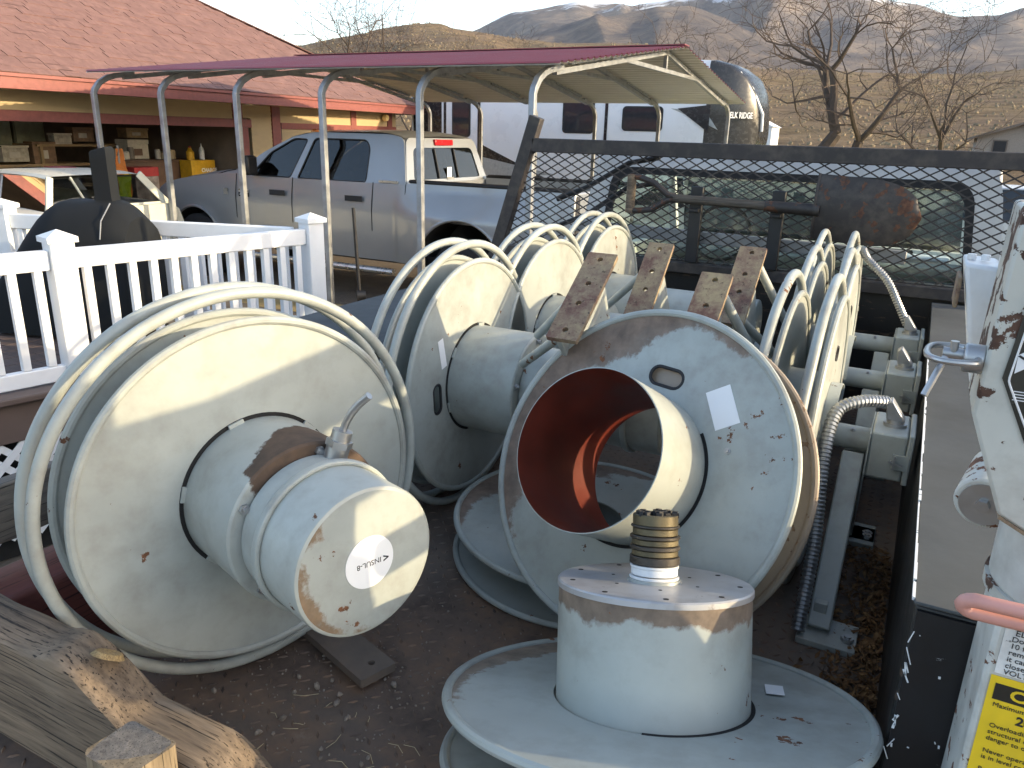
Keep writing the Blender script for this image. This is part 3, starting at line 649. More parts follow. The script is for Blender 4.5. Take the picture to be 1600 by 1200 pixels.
for x0 in (2.5, 2.75, 3.0): M().lathe([(0, .05), (.02, .045), (.035, .02), (.035, 0)], 16).obj('cab_lamp', plain('amber lens', (.4, .12, .02), .3), pk, loc=(2.52, (x0-2.75)*2, 1.965), rot=(0, R(-90), 0))
M().cyl((1.95, -.5, 1.85), (1.95, -.5, 2.02), .004, n=6).obj('aerial', MT['black'], pk)

MT['cream'] = plain('cream white car paint', (.60, .59, .50), .35, mottle=.04)
wg = thing('vintage_car', 'cream white vintage car parked in front of the open garage', 'car', (-9.45, 5.35, 0))
# local: X right, Y along the car; windscreen faces -Y
cb = M(); PB = [(-2.0, .72), (-1.95, .92), (-1.2, 1.0), (-.15, 1.03), (0, 1.04), (1.45, 1.05), (1.6, .98), (1.66, .80)]
cb.grid([[(-.88+.06*(k == 0), y, z*q) for q in (.35, .6, .85, 1.0)]+[(xx, y, z+.03*(1-(xx/.85)**2)) for xx in (-.82, -.4, 0, .4, .82)]+[(.88, y, z*q) for q in (1.0, .85, .6, .35)] for k, (y, z) in enumerate(PB)])
cb.obj('body', MT['cream'], wg, ang=50)
RT = 1.435
rf = M(); rf.grid([[(xx*(1 if 0 < i < 5 else .97), y, RT-.03*abs(xx/.72)**3-.02*(i in (0, 5))+.02*math.sin(i/5*math.pi)) for xx in (-.74, -.72, -.5, -.2, .2, .5, .72, .74)] for i, y in enumerate((.02, .06, .4, .8, 1.15, 1.22))])
rf.grid([[(xx, y, RT-.05) for xx in (-.73, 0, .73)] for y in (.04, 1.2)]); rf.obj('roof_panel', MT['cream'], wg)
for s_ in (-1, 1):
    for nm, p0, p1, w in (('front_pillar', (.80, -.06, 1.04), (.72, .05, RT-.03), .075), ('vent_pillar', (.81, .42, 1.05), (.73, .28, RT-.03), .022), ('rear_pillar', (.80, 1.48, 1.05), (.72, 1.17, RT-.02), .10)):
        M().bar((s_*p0[0], p0[1], p0[2]), (s_*p1[0], p1[1], p1[2]), .04, w, (0, 1, .3)).obj(nm, MT['cream'], wg, bevel=.012)
    M().bb((s_*.80-.02, -.05, 1.02), (s_*.80+.02, 1.5, 1.075)).obj('belt_moulding', MT['cream'], wg, bevel=.008)
    M().add([(s_*.80, .0, 1.06), (s_*.80, 1.45, 1.06), (s_*.73, 1.16, RT-.03), (s_*.73, .08, RT-.03)], [(0, 1, 2, 3)]).obj('side_window', MT['tint'], wg, smooth=False)
    for wy in (-1.25, 1.05): wheel_o = M().cyl((s_*.80-.09, wy, .31), (s_*.80+.09, wy, .31), .31, n=32).obj('wheel', MT['tyre'], wg, bevel=.03)
M().add([(-.78, -.10, 1.04), (.78, -.10, 1.04), (.71, .04, RT-.03), (-.71, .04, RT-.03)], [(0, 1, 2, 3)]).obj('windscreen', glass('clear windscreen', (.6, .62, .6)), wg, smooth=False)
M().bar((-.1, -.105, 1.03), (-.16, .045, RT-.04), .03, .03, (0, 1, 0)).obj('screen_divider', MT['galv'], wg)
M().bb((-.7, .0, .85), (.7, .2, 1.06)).obj('dashboard', MT['cream'], wg, bevel=.04)
M().bb((-.72, .75, .6), (.72, .92, 1.20)).obj('bench_seat', plain('tan vinyl', (.45, .40, .28), .5), wg, bevel=.05)
M().bb((-.5, .75, RT+.012), (-.2, 1.0, RT+.025)).obj('roof_hatch', plain('dull red cover', (.20, .02, .025), .6), wg, bevel=.015)
M().bb((-.85, -2.0, .3), (.85, -1.96, .5)).obj('bumper', MT['alloy'], wg, bevel=.01)

# ------------------------------------------------------------------ carport
MT['croof'] = plain('dark red roof sheet', (.22, .045, .055), .5, mottle=.12, scale=2)
MT['csheet'] = plain('unpainted roof sheet underside', (.60, .585, .52), .5, .1, .08, 3)
cp = thing('carport', 'steel tube carport with dark red ribbed roof over the silver pickup', 'carport', (-6.6, 10.7, 0))
NY, FY, AY = 6.80-10.7, 14.55-10.7, 0.0
EZc, RZc = 2.60, 3.14
XS = [-3.42+6.6-i*1.27 for i in range(6)]
pitch = (RZc-EZc)/(AY-NY-.45)
for i, x in enumerate(XS):
    for (ye, s_) in ((NY, 1), (FY, -1)):
        ze = EZc
        path = [(x, ye, 0), (x, ye, 2.36), (x, ye+s_*.02, 2.41), (x, ye+s_*.10, 2.50), (x, ye+s_*.22, 2.565), (x, ye+s_*.34, 2.60), (x, ye+s_*.62, 2.60+.28*pitch)]
        P = []; mb = M()
        # square tube swept along the bend
        prof = [(-.031, -.031), (.031, -.031), (.031, .031), (-.031, .031)]; vs = []
        for k, p in enumerate(path):
            a = Vector(path[min(k+1, len(path)-1)])-Vector(path[max(k-1, 0)]); a.normalize(); nrm = Vector((1, 0, 0)).cross(a)
            for u, w in prof: vs.append(Vector(p)+Vector((u, 0, 0))+nrm*w)
        fs = [(k*4+q, k*4+(q+1) % 4, (k+1)*4+(q+1) % 4, (k+1)*4+q) for k in range(len(path)-1) for q in range(4)]+[(3, 2, 1, 0), tuple(range((len(path)-1)*4, len(path)*4))]
        mb.add(vs, fs); mb.obj('post', MT['galv'], cp, bevel=.006)
        M().bar((x, ye+s_*.45, 2.585), (x, AY, RZc-.055), .056, .056, (1, 0, 0)).obj('rafter', MT['galv'], cp, bevel=.004)
    M().bar((x, NY+1.9, 2.86), (x, FY-1.9, 2.86), .05, .05).obj('tie_beam', MT['galv'], cp, bevel=.004)
    M().bar((x, AY, 2.88), (x, AY, RZc-.09), .05, .05, (1, 0, 0)).obj('king_post', MT['galv'], cp, bevel=.004)
    for s_ in (-1, 1):
        M().bar((x, s_*2.0, 2.86), (x, s_*3.1, 2.70), .045, .045, (1, 0, 0)).obj('brace', MT['galv'], cp, bevel=.004)
X0c, X1c = XS[-1]-.08, XS[0]+.27
def ribs(y0, z0, y1, z1, mat, nm, up_):
    L = 26; G = []; mb = M()
    pts = []
    for i in range(L*6+1):
        t = i/(L*6); ph = (i % 6); h = .018 if ph in (1, 2) else 0.0
        pts.append((y0+(y1-y0)*t, z0+(z1-z0)*t+h))
    mb.grid([[(X0c, y, z), (X1c, y, z)] for y, z in pts]); mb.grid([[(X0c, y, z-.002), (X1c, y, z-.002)] for y, z in pts])
    return mb.obj(nm, mat, cp, ang=20)
for s_, ye in ((1, NY), (-1, FY)):
    r_ = ribs(ye+s_*-.02, EZc+.025, AY, RZc+.01, MT['croof'], 'roof_sheet', 1)
    ribs(ye+s_*-.015, EZc+.012, AY, RZc-.003, MT['csheet'], 'roof_lining', 1)
M().bar((X0c, AY, RZc+.03), (X1c, AY, RZc+.03), .22, .012).obj('ridge_cap', MT['croof'], cp)

# ------------------------------------------------------------------ fifth-wheel trailer
MT['rvwhite'] = plain('white gelcoat', (.74, .76, .79), .3, mottle=.03, scale=2); MT['rvblack'] = plain('black gelcoat', (.02, .021, .024), .25); MT['rvgrey'] = plain('grey graphic', (.34, .36, .36), .35); MT['rvglass'] = plain('dark window', (.028, .033, .04), .06)
rv = thing('travel_trailer', 'white fifth wheel trailer with black graphics and rounded black nose behind the carport', 'trailer', (-7.4, 18.3, 0))
# local X -4 .. 3.9 , side at y=-1.25
sect = []
for x, zt, zb in ((-4.6, 3.62, .55), (2.2, 3.62, .55), (2.35, 3.62, 1.35), (2.9, 3.60, 1.45), (3.3, 3.5, 1.5), (3.6, 3.3, 1.6), (3.78, 3.0, 1.75), (3.88, 2.6, 1.95), (3.9, 2.3, 2.1)):
    wdt = 1.25 if x < 2.5 else 1.25-.65*((x-2.5)/1.4)**2.6
    sect.append([(x, -wdt, zb), (x, -wdt, zb+(zt-zb)*.5), (x, -wdt, zt-.12), (x, -wdt+.05, zt-.03), (x, -wdt*.5, zt+.02), (x, wdt*.5, zt+.02), (x, wdt-.05, zt-.03), (x, wdt, zt-.12), (x, wdt, zb+(zt-zb)*.5), (x, wdt, zb), (x, -wdt, zb)])
rb = M(); rb.grid(sect[:4]); rb.add(sect[0][:-1], [tuple(range(10))]); rb.obj('body', MT['rvwhite'], rv, ang=40)
rb = M(); rb.grid(sect[3:]); rb.add(sect[-1][:-1], [tuple(range(10))]); rb.obj('nose_cap', MT['rvblack'], rv, ang=60)
def decal(poly, mat, nm, d=.004): M().prism(poly, lambda a, b_, t: (a, t, b_), -1.25-d, -1.2515).obj(nm, mat, rv, smooth=False)
for x0, x1, z0, z1 in ((-3.35, -2.9, 1.95, 2.8), (-.35, .35, 2.1, 2.95), (1.1, 1.95, 2.18, 2.62)):
    fr_ = M(); fr_.prism(rrect(x0-.04, z0-.04, x1+.04, z1+.04, .09), lambda a, b_, t: (a, t, b_), -1.262, -1.251); w_ = fr_.obj('window', MT['rubber'], rv, smooth=False)
    M().prism(rrect(x0, z0, x1, z1, .06), lambda a, b_, t: (a, t, b_), -1.268, -1.2625).obj('pane', MT['rvglass'], w_, smooth=False)
for x0 in (-2.62, -3.6, .68, -3.95): decal([(x0-.035, .6), (x0+.035, .6), (x0+.035, 3.55), (x0-.035, 3.55)], MT['rvblack'], 'slide_seal', .012)
decal([(-4.55, .7), (-3.7, .7), (-3.7, 3.3), (-4.55, 3.3)], MT['rvblack'], 'door_panel')
decal([(-2.55, .8), (-.2, .8), (-2.55, 1.75)], MT['rvblack'], 'graphic_swoosh')
decal([(-2.5, 1.0), (-.5, 1.12), (-2.5, 1.45)], MT['rvgrey'], 'graphic_swoosh', .008)
decal([(2.15, 2.62), (2.9, 2.58), (3.2, 2.2), (2.8, 2.38)], MT['rvgrey'], 'graphic_swoosh')
decal([(2.3, 2.62), (3.0, 2.70), (3.0, 2.15)], MT['rvblack'], 'graphic_swoosh', .010)
NF = Matrix.Translation((3.60, -1.00, 2.50)) @ Matrix.Rotation(R(35), 4, 'Z') @ Matrix.Rotation(R(90), 4, 'X')
text('ELK RIDGE', .17, MT['label'], rv, 'lettering', NF, .004, 'CENTER', .004, sx=.62)
M().tube([(3.45, -.9, 3.35), (3.7, -.72, 3.05), (3.93, -.5, 2.55), (3.94, -.45, 2.2)], .035, 6).obj('nose_trim', MT['rvwhite'], rv)
for x in (-1.6, -.6):
    for s_ in (-1, 1): M().cyl((x, s_*1.1-.1, .38), (x, s_*1.1+.1, .38), .38, n=28).obj('wheel', MT['tyre'], rv)
for s_ in (-1, 1): M().cyl((2.9, s_*.8, 0), (2.9, s_*.8, 1.5), .05).obj('landing_leg', MT['galv'], rv)

# ------------------------------------------------------------------ deck with white railing
MT['deckwood'] = wood('brown composite deck', (.075, .05, .042), (.14, .10, .085), 3, 0, .7, .2)
MT['fasciaw'] = plain('brown deck fascia', (.12, .085, .072), .6, mottle=.12, scale=6)
P1, P2, P3 = Vector((-3.514, 2.168, 0)), Vector((-3.21, 3.516, 0)), Vector((-5.157, 2.869, 0))
dn = (P1-P2).normalized(); df = (P3-P2).normalized()
P0 = P1+dn*1.45; P4 = P2+df*3.1
DZ = .80
deck = thing('deck', 'raised brown deck with lattice skirt beside the truck', 'deck', (-4.6, 2.4, 0))
def dm(mb, nm, mat, parent=None, **k):
    mb.v = [(p[0]+4.6, p[1]-2.4, p[2]) for p in mb.v]; return mb.obj(nm, mat, parent or deck, **k)
far_c = P4+dn*2.9
for i in range(20):                                            # deck boards parallel to the near rail
    s0 = i*.145; a = P2+df*(s0/ math.sin(math.acos(max(-1, min(1, dn.dot(df))))))
    q0 = a+dn*.0; q1 = a+dn*3.0
    dm(M().bar((q0.x, q0.y, DZ-.014), (q1.x, q1.y, DZ-.014), .138, .028), 'deck_board', MT['deckwood'], bevel=.003)
nn = Vector((-dn.y, dn.x, 0)); nn = nn if nn.x > 0 else -nn
a0, a1 = P2-dn*.05+nn*.06, P0+nn*.06
dm(M().bar((a0.x, a0.y, DZ-.105), (a1.x, a1.y, DZ-.105), .03, .20), 'fascia_board', MT['fasciaw'], bevel=.004)
a0b, a1b = a0+nn*.02, a1+nn*.02
dm(M().bar((a0b.x, a0b.y, DZ+.004), (a1b.x, a1b.y, DZ+.004), .10, .03), 'nosing_board', MT['fasciaw'], bevel=.006)
for k in range(42):                                            # lattice slats
    for s_ in (1, -1):
        t0 = k*.092-.6; z0, z1 = .12, DZ-.21
        b0 = a1-dn*t0; b1 = b0-dn*(s_*(z1-z0))
        if (b0-a1).dot(-dn) < 0 or (b1-a1).dot(-dn) < 0 or (b0-a0).dot(dn) < 0 or (b1-a0).dot(dn) < 0: continue
        o_ = nn*(.004*s_)
        dm(M().bar((b0+o_).to_tuple()[:2]+(z0,), (b1+o_).to_tuple()[:2]+(z1,), .006, .032, nn.cross(Vector((0, 0, 1)))), 'lattice_slat', MT['vinyl'], smooth=False)
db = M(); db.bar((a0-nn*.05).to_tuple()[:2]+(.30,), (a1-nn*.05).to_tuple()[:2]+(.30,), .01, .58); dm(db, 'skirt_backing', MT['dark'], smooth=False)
def railing(name, label, pts, posts, zt=1.44, zb=DZ+.02, skip=False):
    r = thing(name, label, 'railing', (pts[0].x, pts[0].y, DZ), group='white vinyl railings of the deck')
    o0 = pts[0]
    def rm(mb, nm, **k): mb.v = [(p[0]-o0.x, p[1]-o0.y, p[2]-DZ) for p in mb.v]; return mb.obj(nm, MT['vinyl'], r, **k)
    d = (pts[1]-pts[0]); L = d.length; d.normalize(); side = Vector((-d.y, d.x, 0))
    for q in posts[1 if skip else 0:]:
        c = pts[0]+d*q; rz = Matrix.Rotation(math.atan2(d.y, d.x), 3, 'Z')
        p = rm(M().box((c.x, c.y, (DZ+zt+.04)/2), (.105, .105, zt+.04-DZ), rz), 'rail_post', bevel=.004)
        cpm = M(); h = .066
        cs = [c+d*(sx*h)+side*(sy*h) for sx, sy in ((-1, -1), (1, -1), (1, 1), (-1, 1))]
        cpm.add([(k.x-o0.x, k.y-o0.y, zt+.035-DZ) for k in cs]+[(k.x-o0.x, k.y-o0.y, zt+.06-DZ) for k in cs]+[(c.x-o0.x, c.y-o0.y, zt+.092-DZ)],
                [(0, 1, 5, 4), (1, 2, 6, 5), (2, 3, 7, 6), (3, 0, 4, 7), (4, 5, 8), (5, 6, 8), (6, 7, 8), (7, 4, 8), (3, 2, 1, 0)])
        cpm.obj('post_cap', MT['vinyl'], p, smooth=False)
    ends = sorted(posts)
    for q0, q1 in zip(ends, ends[1:]):
        A, B = pts[0]+d*(q0+.054), pts[0]+d*(q1-.054)
        rm(M().bar((A.x, A.y, zt-.045), (B.x, B.y, zt-.045), .05, .09), 'top_rail', bevel=.006)
        rm(M().bar((A.x, A.y, zb+.04), (B.x, B.y, zb+.04), .045, .075), 'bottom_rail', bevel=.006)
        nb = max(2, int((B-A).length/.105)); 
        for i in range(nb):
            c = A+(B-A)*((i+.5)/nb); rm(M().box((c.x, c.y, (zt-.09+zb+.08)/2), (.036, .036, zt-.09-zb-.08), Matrix.Rotation(math.atan2(d.y, d.x), 3, 'Z')), 'baluster', bevel=.003)
    return r
L12 = (P1-P2).length
railing('deck_railing', 'white vinyl railing on the deck edge next to the truck', [P2, P0], [0, L12, (P0-P2).length-.05])
railing('deck_railing', 'white vinyl railing on the far deck edge facing the silver pickup', [P2+df*.11, P4], [-.045, 1.95, 3.0], skip=True)

# ------------------------------------------------------------------ covered grill on the deck
MT['cover'] = plain('black grill cover', (.011, .0125, .0145), .75, mottle=.25, scale=5, bmp=.35, bscale=9, spec=.2)
gx, gy = -4.33, 2.80
gr = thing('covered_grill', 'barrel grill with chimney under a black fabric cover on the deck', 'grill', (gx, gy, DZ), (0, 0, math.atan2(.463, .886)))
gr.scale = (.82, .82, .98)
mb = M(); rows = []
for i in range(17):
    x = -.62+i*.067
    t = max(0, min(1, (x+.62)/.62)); top = .30+.50*math.sin(t*math.pi/2)**1.4-.10*max(0, (x-.30)/.16)**2; hw = .16+.12*t
    row = []
    for j in range(17):
        a = math.pi*j/16; yy = -hw*math.cos(a); zz = top*(.62+.38*math.sin(a)**.8) if 0 < j < 16 else 0.02
        w = .012*mnoise.noise(Vector((x*7, yy*9, zz*5)))
        row.append((x+w, yy*1.05+w, zz+w))
    rows.append(row)
mb.grid(rows); mb.add(rows[0], [tuple(range(17))]); mb.add(rows[-1], [tuple(range(17))]); mb.obj('cover', MT['cover'], gr, ang=60)
mb = M(); G = []
for z in (.66, .74, .82, .92, 1.02, 1.075, 1.085):
    w = .060 if z > .80 else .060+.08*((.80-z)/.14)**2
    if z > 1.08: w = .05
    G.append([(.24+sx*w+.004*mnoise.noise(Vector((z*9, sx, sy))), sy*w*.9, z+(.012*sx if z > 1 else 0)) for sx, sy in ((-1, -1), (-.2, -1), (.9, -1), (1, -.6), (1, 1), (-1, 1), (-1, -1))])
mb.grid(G); mb.add(G[-1][:-1], [tuple(range(6))]); mb.obj('chimney_sleeve', MT['cover'], gr, ang=50)
M().tube([(.30, -.285, .60), (.31, -.26, .70), (.33, -.15, .79)], .004, 5).obj('seam', MT['galv'], gr)
M().bb((-.95, -.12, .36), (-.55, .15, .40)).obj('side_shelf', MT['cover'], gr, bevel=.01)

# ------------------------------------------------------------------ trees, far buildings
MT['bark'] = plain('grey brown bark', (.075, .055, .043), .9, mottle=.35, scale=9)
MT['twig'] = plain('twigs', (.09, .064, .050), .9, mottle=.25)
def bare_tree(name, label, base, h, seed, trunks, spread, depth=6, lean0=.5, r0=.13, group=None, up0=.75, dens=2):
    rn = random.Random(seed); t = thing(name, label, 'tree', base, group=group)
    tk, lm, tw = M(), M(), M()
    def grow(p, d, L, r, lev):
        n = 5 if lev < 2 else 3; path = [p.copy()]; q = p.copy(); dd = d.copy()
        for i in range(n):
            dd = (dd+Vector((rn.gauss(0, 1), rn.gauss(0, 1), rn.gauss(0, .8)))*(.16 if lev < 3 else .30)+Vector((0, 0, .05))).normalized()
            q = q+dd*(L/n); path.append(q.copy())
            if lev >= 1 and lev < depth and rn.random() < (.55 if lev < 4 else .35):
                side = Vector((rn.gauss(0, 1), rn.gauss(0, 1), rn.gauss(.15, .7))).normalized()
                grow(q.copy(), (dd*.45+side*.8).normalized(), L*rn.uniform(.4, .65), r*(1-i/n*.4)*.45, lev+dens)
        tgt = tk if lev == 0 else (lm if lev < 3 else tw)
        r1 = r*.62
        tgt.tube(path, r, 7 if lev < 2 else (5 if lev < 3 else 3), rf=lambda i: max(.0045, r+(r1-r)*i/n))
        if lev < depth:
            k = 2 if lev == 0 else rn.choice((2, 2, 3))
            for _ in range(k):
                side = Vector((rn.gauss(0, 1), rn.gauss(0, 1), rn.gauss(.1, .5))).normalized()
                grow(q.copy(), (dd*.8+side*spread).normalized(), L*rn.uniform(.62, .85), r1*rn.uniform(.62, .85), lev+1)
    for (dx, dy, ax, ay) in trunks:
        grow(Vector((dx, dy, -.1)), Vector((ax, ay, up0)).normalized(), h*.30, r0, 0)
    tk.v += []; tk.obj('trunk', MT['bark'], t); tag(lm.obj('limbs', MT['bark'], t), kind='stuff')
    tag(tw.obj('crown', MT['twig'], t, smooth=False), kind='stuff'); return t
bare_tree('bare_tree', 'gnarled bare tree with twisted limbs behind the white cab, left of the pair', (-3.5, 21.5, 0), 8.2, 5, [(0, 0, -.30, .1), (.55, .3, .06, -.1)], .82, 6, r0=.25)
bare_tree('bare_tree', 'gnarled bare tree with forked trunk behind the white cab, right of the pair', (-2.2, 22.5, 0), 7.4, 23, [(0, 0, -.12, .1), (.35, .2, .38, .1)], .80, 6, r0=.19)
bare_tree('bare_tree', 'pale leafless tree standing far behind the red shingle roof', (-22.5, 27.0, 0), 9.6, 9, [(0, 0, .1, 0), (.8, 0, -.12, 0), (1.6, .4, .25, 0)], .6, 6, r0=.16)
bare_tree('bare_bush', 'low leafless bush tree between the far roof and tan hill', (-19.0, 28.5, 0), 7.4, 31, [(0, 0, .1, 0), (.6, 0, .5, 0), (-.5, .4, -.4, 0)], .7, 6, r0=.10)
MT['farwall'] = plain('beige stucco', (.30, .25, .21), .8); MT['farroof'] = plain('brown roof', (.16, .125, .10), .8)
fh = thing('far_house', 'beige stucco house with low brown gable beyond the truck cab', 'house', (4.6, 60, 0))
M().bb((-2.6, -.0, 0), (2.6, 6, 2.62)).obj('wall', MT['farwall'], fh)
M().prism([(-2.6, 2.62), (2.6, 2.62), (0, 3.50)], lambda a, b_, t: (a, t, b_), 0.0, 6).obj('gable', MT['farwall'], fh, smooth=False)
for s_ in (-1, 1): M().bar((s_*3.1, 2.85, 2.52), (0, 2.85, 3.60), 6.6, .14, (0, 0, 1)).obj('roof', MT['farroof'], fh)
for x in (-1.3, .6):
    w_ = M().bb((x-.42, -.05, 1.5), (x+.42, -.005, 2.5)).obj('window', MT['farroof'], fh); M().bb((x-.34, -.08, 1.58), (x+.34, -.052, 2.42)).obj('pane', MT['rvglass'], w_)
M().bb((-.15, -.05, 3.0), (.15, -.002, 3.25)).obj('gable_vent', MT['farroof'], fh)
sd_ = thing('white_shed', 'small white shed beyond the trailer nose', 'shed', (-11.9, 60, 0))
M().bb((-1.0, 0, 0), (1.0, 3, 3.0)).obj('wall', MT['white'], sd_); M().prism([(-1.15, 3.0), (1.15, 3.0), (0, 3.55)], lambda a, b_, t: (a, t, b_), -.1, 3.1).obj('roof', MT['white'], sd_, smooth=False)
M().bb((-.25, -.03, 1.9), (.25, -.002, 2.4)).obj('window', MT['rvglass'], sd_)
# cars and green beyond the cab
for x, y, c_, lab in ((.9, 14.5, (.55, .56, .58), 'pale grey parked car seen through the mesh beside the cab'), (-3.4, 13.2, (.70, .72, .7), 'light parked car seen through the cab rear window')):
    pc = thing('parked_car', lab, 'car', (x, y, 0)); pm = plain('far car paint', c_, .3)
    mb = M(); mb.grid([[(xx, -.85, z*q) for q in (.25, .6, 1)]+[(xx, .85, z*q) for q in (1, .6, .25)] for xx, z in ((-2.1, .6), (-2.0, .85), (-1.0, .95), (1.6, .98), (2.0, .9), (2.1, .6))]); mb.obj('body', pm, pc, ang=50)
    mb = M(); mb.grid([[(xx, -w, z) for z in (zb,)]+[(xx, -w*.85, zt), (xx, w*.85, zt), (xx, w, zb)] for xx, zb, zt, w in ((-1.0, .95, .97, .8), (-.35, .95, 1.40, .8), (.9, .97, 1.43, .8), (1.7, .97, 1.0, .8))]); mb.obj('cabin_glass', MT['rvglass'], pc)
    M().bb((-.35, -.66, 1.405), (.95, .66, 1.44)).obj('roof_panel', pm, pc, bevel=.02)
    for wx in (-1.3, 1.3): M().cyl((wx, -.88, .31), (wx, .88, .31), .31, n=24).obj('wheel', MT['tyre'], pc)
MT['leaf'] = plain('olive leaves', (.26, .27, .10), .8, mottle=.5, scale=3)
def shrub(name, label, base, rx, rz, seed, nleaf=2600):
    rn = random.Random(seed); t = thing(name, label, 'shrub', base); lf = M(); st_ = M()
    for k in range(9):
        a = rn.random()*6.28; st_.tube([(0, 0, 0), (rx*.3*math.cos(a), rx*.3*math.sin(a), rz*.5), (rx*.7*math.cos(a), rx*.7*math.sin(a), rz*.95)], .03, 5)
    for k in range(nleaf):
        v_ = Vector((rn.gauss(0, .4), rn.gauss(0, .4), rn.gauss(.55, .22))); p = Vector((v_.x*rx, v_.y*rx, max(.05, v_.z)*rz)); s_ = rn.uniform(.04, .10)
        rot = Euler((rn.random()*6, rn.random()*6, rn.random()*6)).to_matrix()
        lf.add([p+rot @ Vector(q) for q in ((-s_, 0, 0), (0, s_*.5, 0), (s_, 0, 0), (0, -s_*.5, 0))], [(0, 1, 2, 3)])
    st_.obj('stems', MT['bark'], t); tag(lf.obj('foliage', MT['leaf'], t, smooth=False), kind='stuff')
shrub('olive_shrub', 'low olive green shrub seen through the cab window', (-3.0, 31.0, 0), 2.2, 1.0, 4)

# black pole and red can by the pickup
bp = thing('black_pole', 'thin black pole standing before the pickup with a round clamp low down', 'pole', (-4.95, 6.1, 0))
M().cyl((0, 0, 0), (-.06, .0, 1.27), .018, n=10).obj('shaft', MT['black'], bp); M().cyl((-.03, -.03, .40), (.03, .03, .40), .055, n=14).obj('clamp', MT['black'], bp)
# ------------------------------------------------------------------ the white flatbed truck the reels lie on
FZ = .92                                     # bed floor height
XC = -.64                                    # truck centre line
m, n, l, b = newmat('rusty diamond plate'); v = coords(n, l)
f = noise(n, l, v, 6, 9, .7); f2 = noise(n, l, v, 1.6, 4)
c = ramp(n, l, f, [(.28, (.05, .035, .028)), (.48, (.135, .092, .068)), (.62, (.20, .12, .075)), (.8, (.32, .26, .20))])
c = mix(n, l, ramp(n, l, f2, [(.45, 0.0), (.62, .6)]), c, (.17, .145, .12))
l.new(c, b.inputs['Base Color']); b.inputs['Roughness'].default_value = .75; bump(n, l, b, noise(n, l, v, 70, 6), .4, .002); MT['plate'] = m
def worn_black(name, base, scratch, amt, scale=5, rg=0.0):
    m, n, l, b = newmat(name); v = coords(n, l)
    f = noise(n, l, v, scale, 9, .72)
    c = ramp(n, l, noise(n, l, v, 3, 6), [(.3, [k*.7 for k in base]), (.7, [k*1.35 for k in base])])
    s1 = ramp(n, l, noise(n, l, v, scale*2.2, 6, .7, (1, 1, 4)), [(amt, 0.0), (amt+.02, 1.0)])
    c = mix(n, l, s1, c, scratch); l.new(c, b.inputs['Base Color'])
    l.new(ramp(n, l, f, [(.3, .35+rg), (.7, .6+rg)]), b.inputs['Roughness']); bump(n, l, b, noise(n, l, v, 40, 4), .15); return m
MT['boxtop'] = worn_black('grey spray-lined top', (.055, .059, .060), (.15, .15, .15), .69, rg=.28)
MT['boxend'] = worn_black('scratched black panel', (.011, .012, .014), (.42, .44, .45), .685, 6)
MT['boxside'] = worn_black('dull black steel', (.014, .013, .012), (.07, .045, .03), .60)
MT['rack'] = paint('brown-black rack paint', (.030, .025, .025), rough=.55, chips=.27, rust=(.16, .07, .04), mottle=.25)
MT['cab'] = paint('old white cab paint', (.70, .71, .71), rough=.35, chips=.24, dirt=.15)
MT['craneW'] = paint('crane white chipped to rust', (.56, .56, .52), rough=.4, chips=.355, chip_scale=8, rust=(.13, .055, .03), dirt=.4)
MT['craneF'] = paint('crane white flaking', (.54, .54, .49), rough=.45, chips=.455, chip_scale=8, rust=(.085, .045, .03), dirt=.45)
MT['cabglass'] = glass('cab window glass', (.86, .92, .89))
MT['grey_wood'] = wood('weathered grey board', (.055, .040, .028), (.27, .20, .135), 6, 0)
MT['grey_wood_y'] = wood('weathered side board', (.06, .052, .045), (.20, .17, .135), 6, 0)
MT['end_grain'] = wood('grey end grain', (.06, .055, .05), (.20, .18, .16), 9, 2)
MT['red_wood'] = wood('red painted board', (.11, .030, .024), (.19, .06, .045), 4, 0, .6, .2)

truck = thing('flatbed_truck', 'white flatbed work truck with black mesh rack, loaded with grey reels', 'truck', (XC, 2.3, 0))
def tloc(*p): return (p[0]-XC, p[1]-2.3, p[2])
def tm(mb, name, mat, parent=None, **k):      # mesh built in world coordinates, part of the truck
    mb.v = [tloc(*p) for p in mb.v]
    return mb.obj(name, mat, parent if parent is not None else truck, **k)
BX0, BX1 = -1.33, .075                        # inner faces of the side boxes
TB = 1.40
floor_ = M().bb((BX0-.4, .30, FZ-.06), (BX1+.40, 3.52, FZ))
tm(floor_, 'bed_floor', MT['plate'], smooth=False)
lug = M(); rnd = random.Random(3)
for i in range(46):
    for j in range(92):
        x = BX0+.02+i*.031; y = .36+j*.034
        if x > BX1-.015: continue
        a = R(45 if (i+j) % 2 else -45); dx, dy = math.cos(a)*.0115, math.sin(a)*.0115; ex, ey = -math.sin(a)*.0038, math.cos(a)*.0038
        z = FZ; h = .0026
        lug.add([(x-dx, y-dy, z), (x+ex, y+ey, z), (x+dx, y+dy, z), (x-ex, y-ey, z), (x-dx*.4, y-dy*.4, z+h), (x+dx*.4, y+dy*.4, z+h)],
                [(0, 1, 4), (1, 2, 5), (1, 5, 4), (2, 3, 5), (3, 0, 4), (3, 4, 5)])
tag(tm(lug, 'tread_lugs', MT['plate'], smooth=False), kind='stuff')
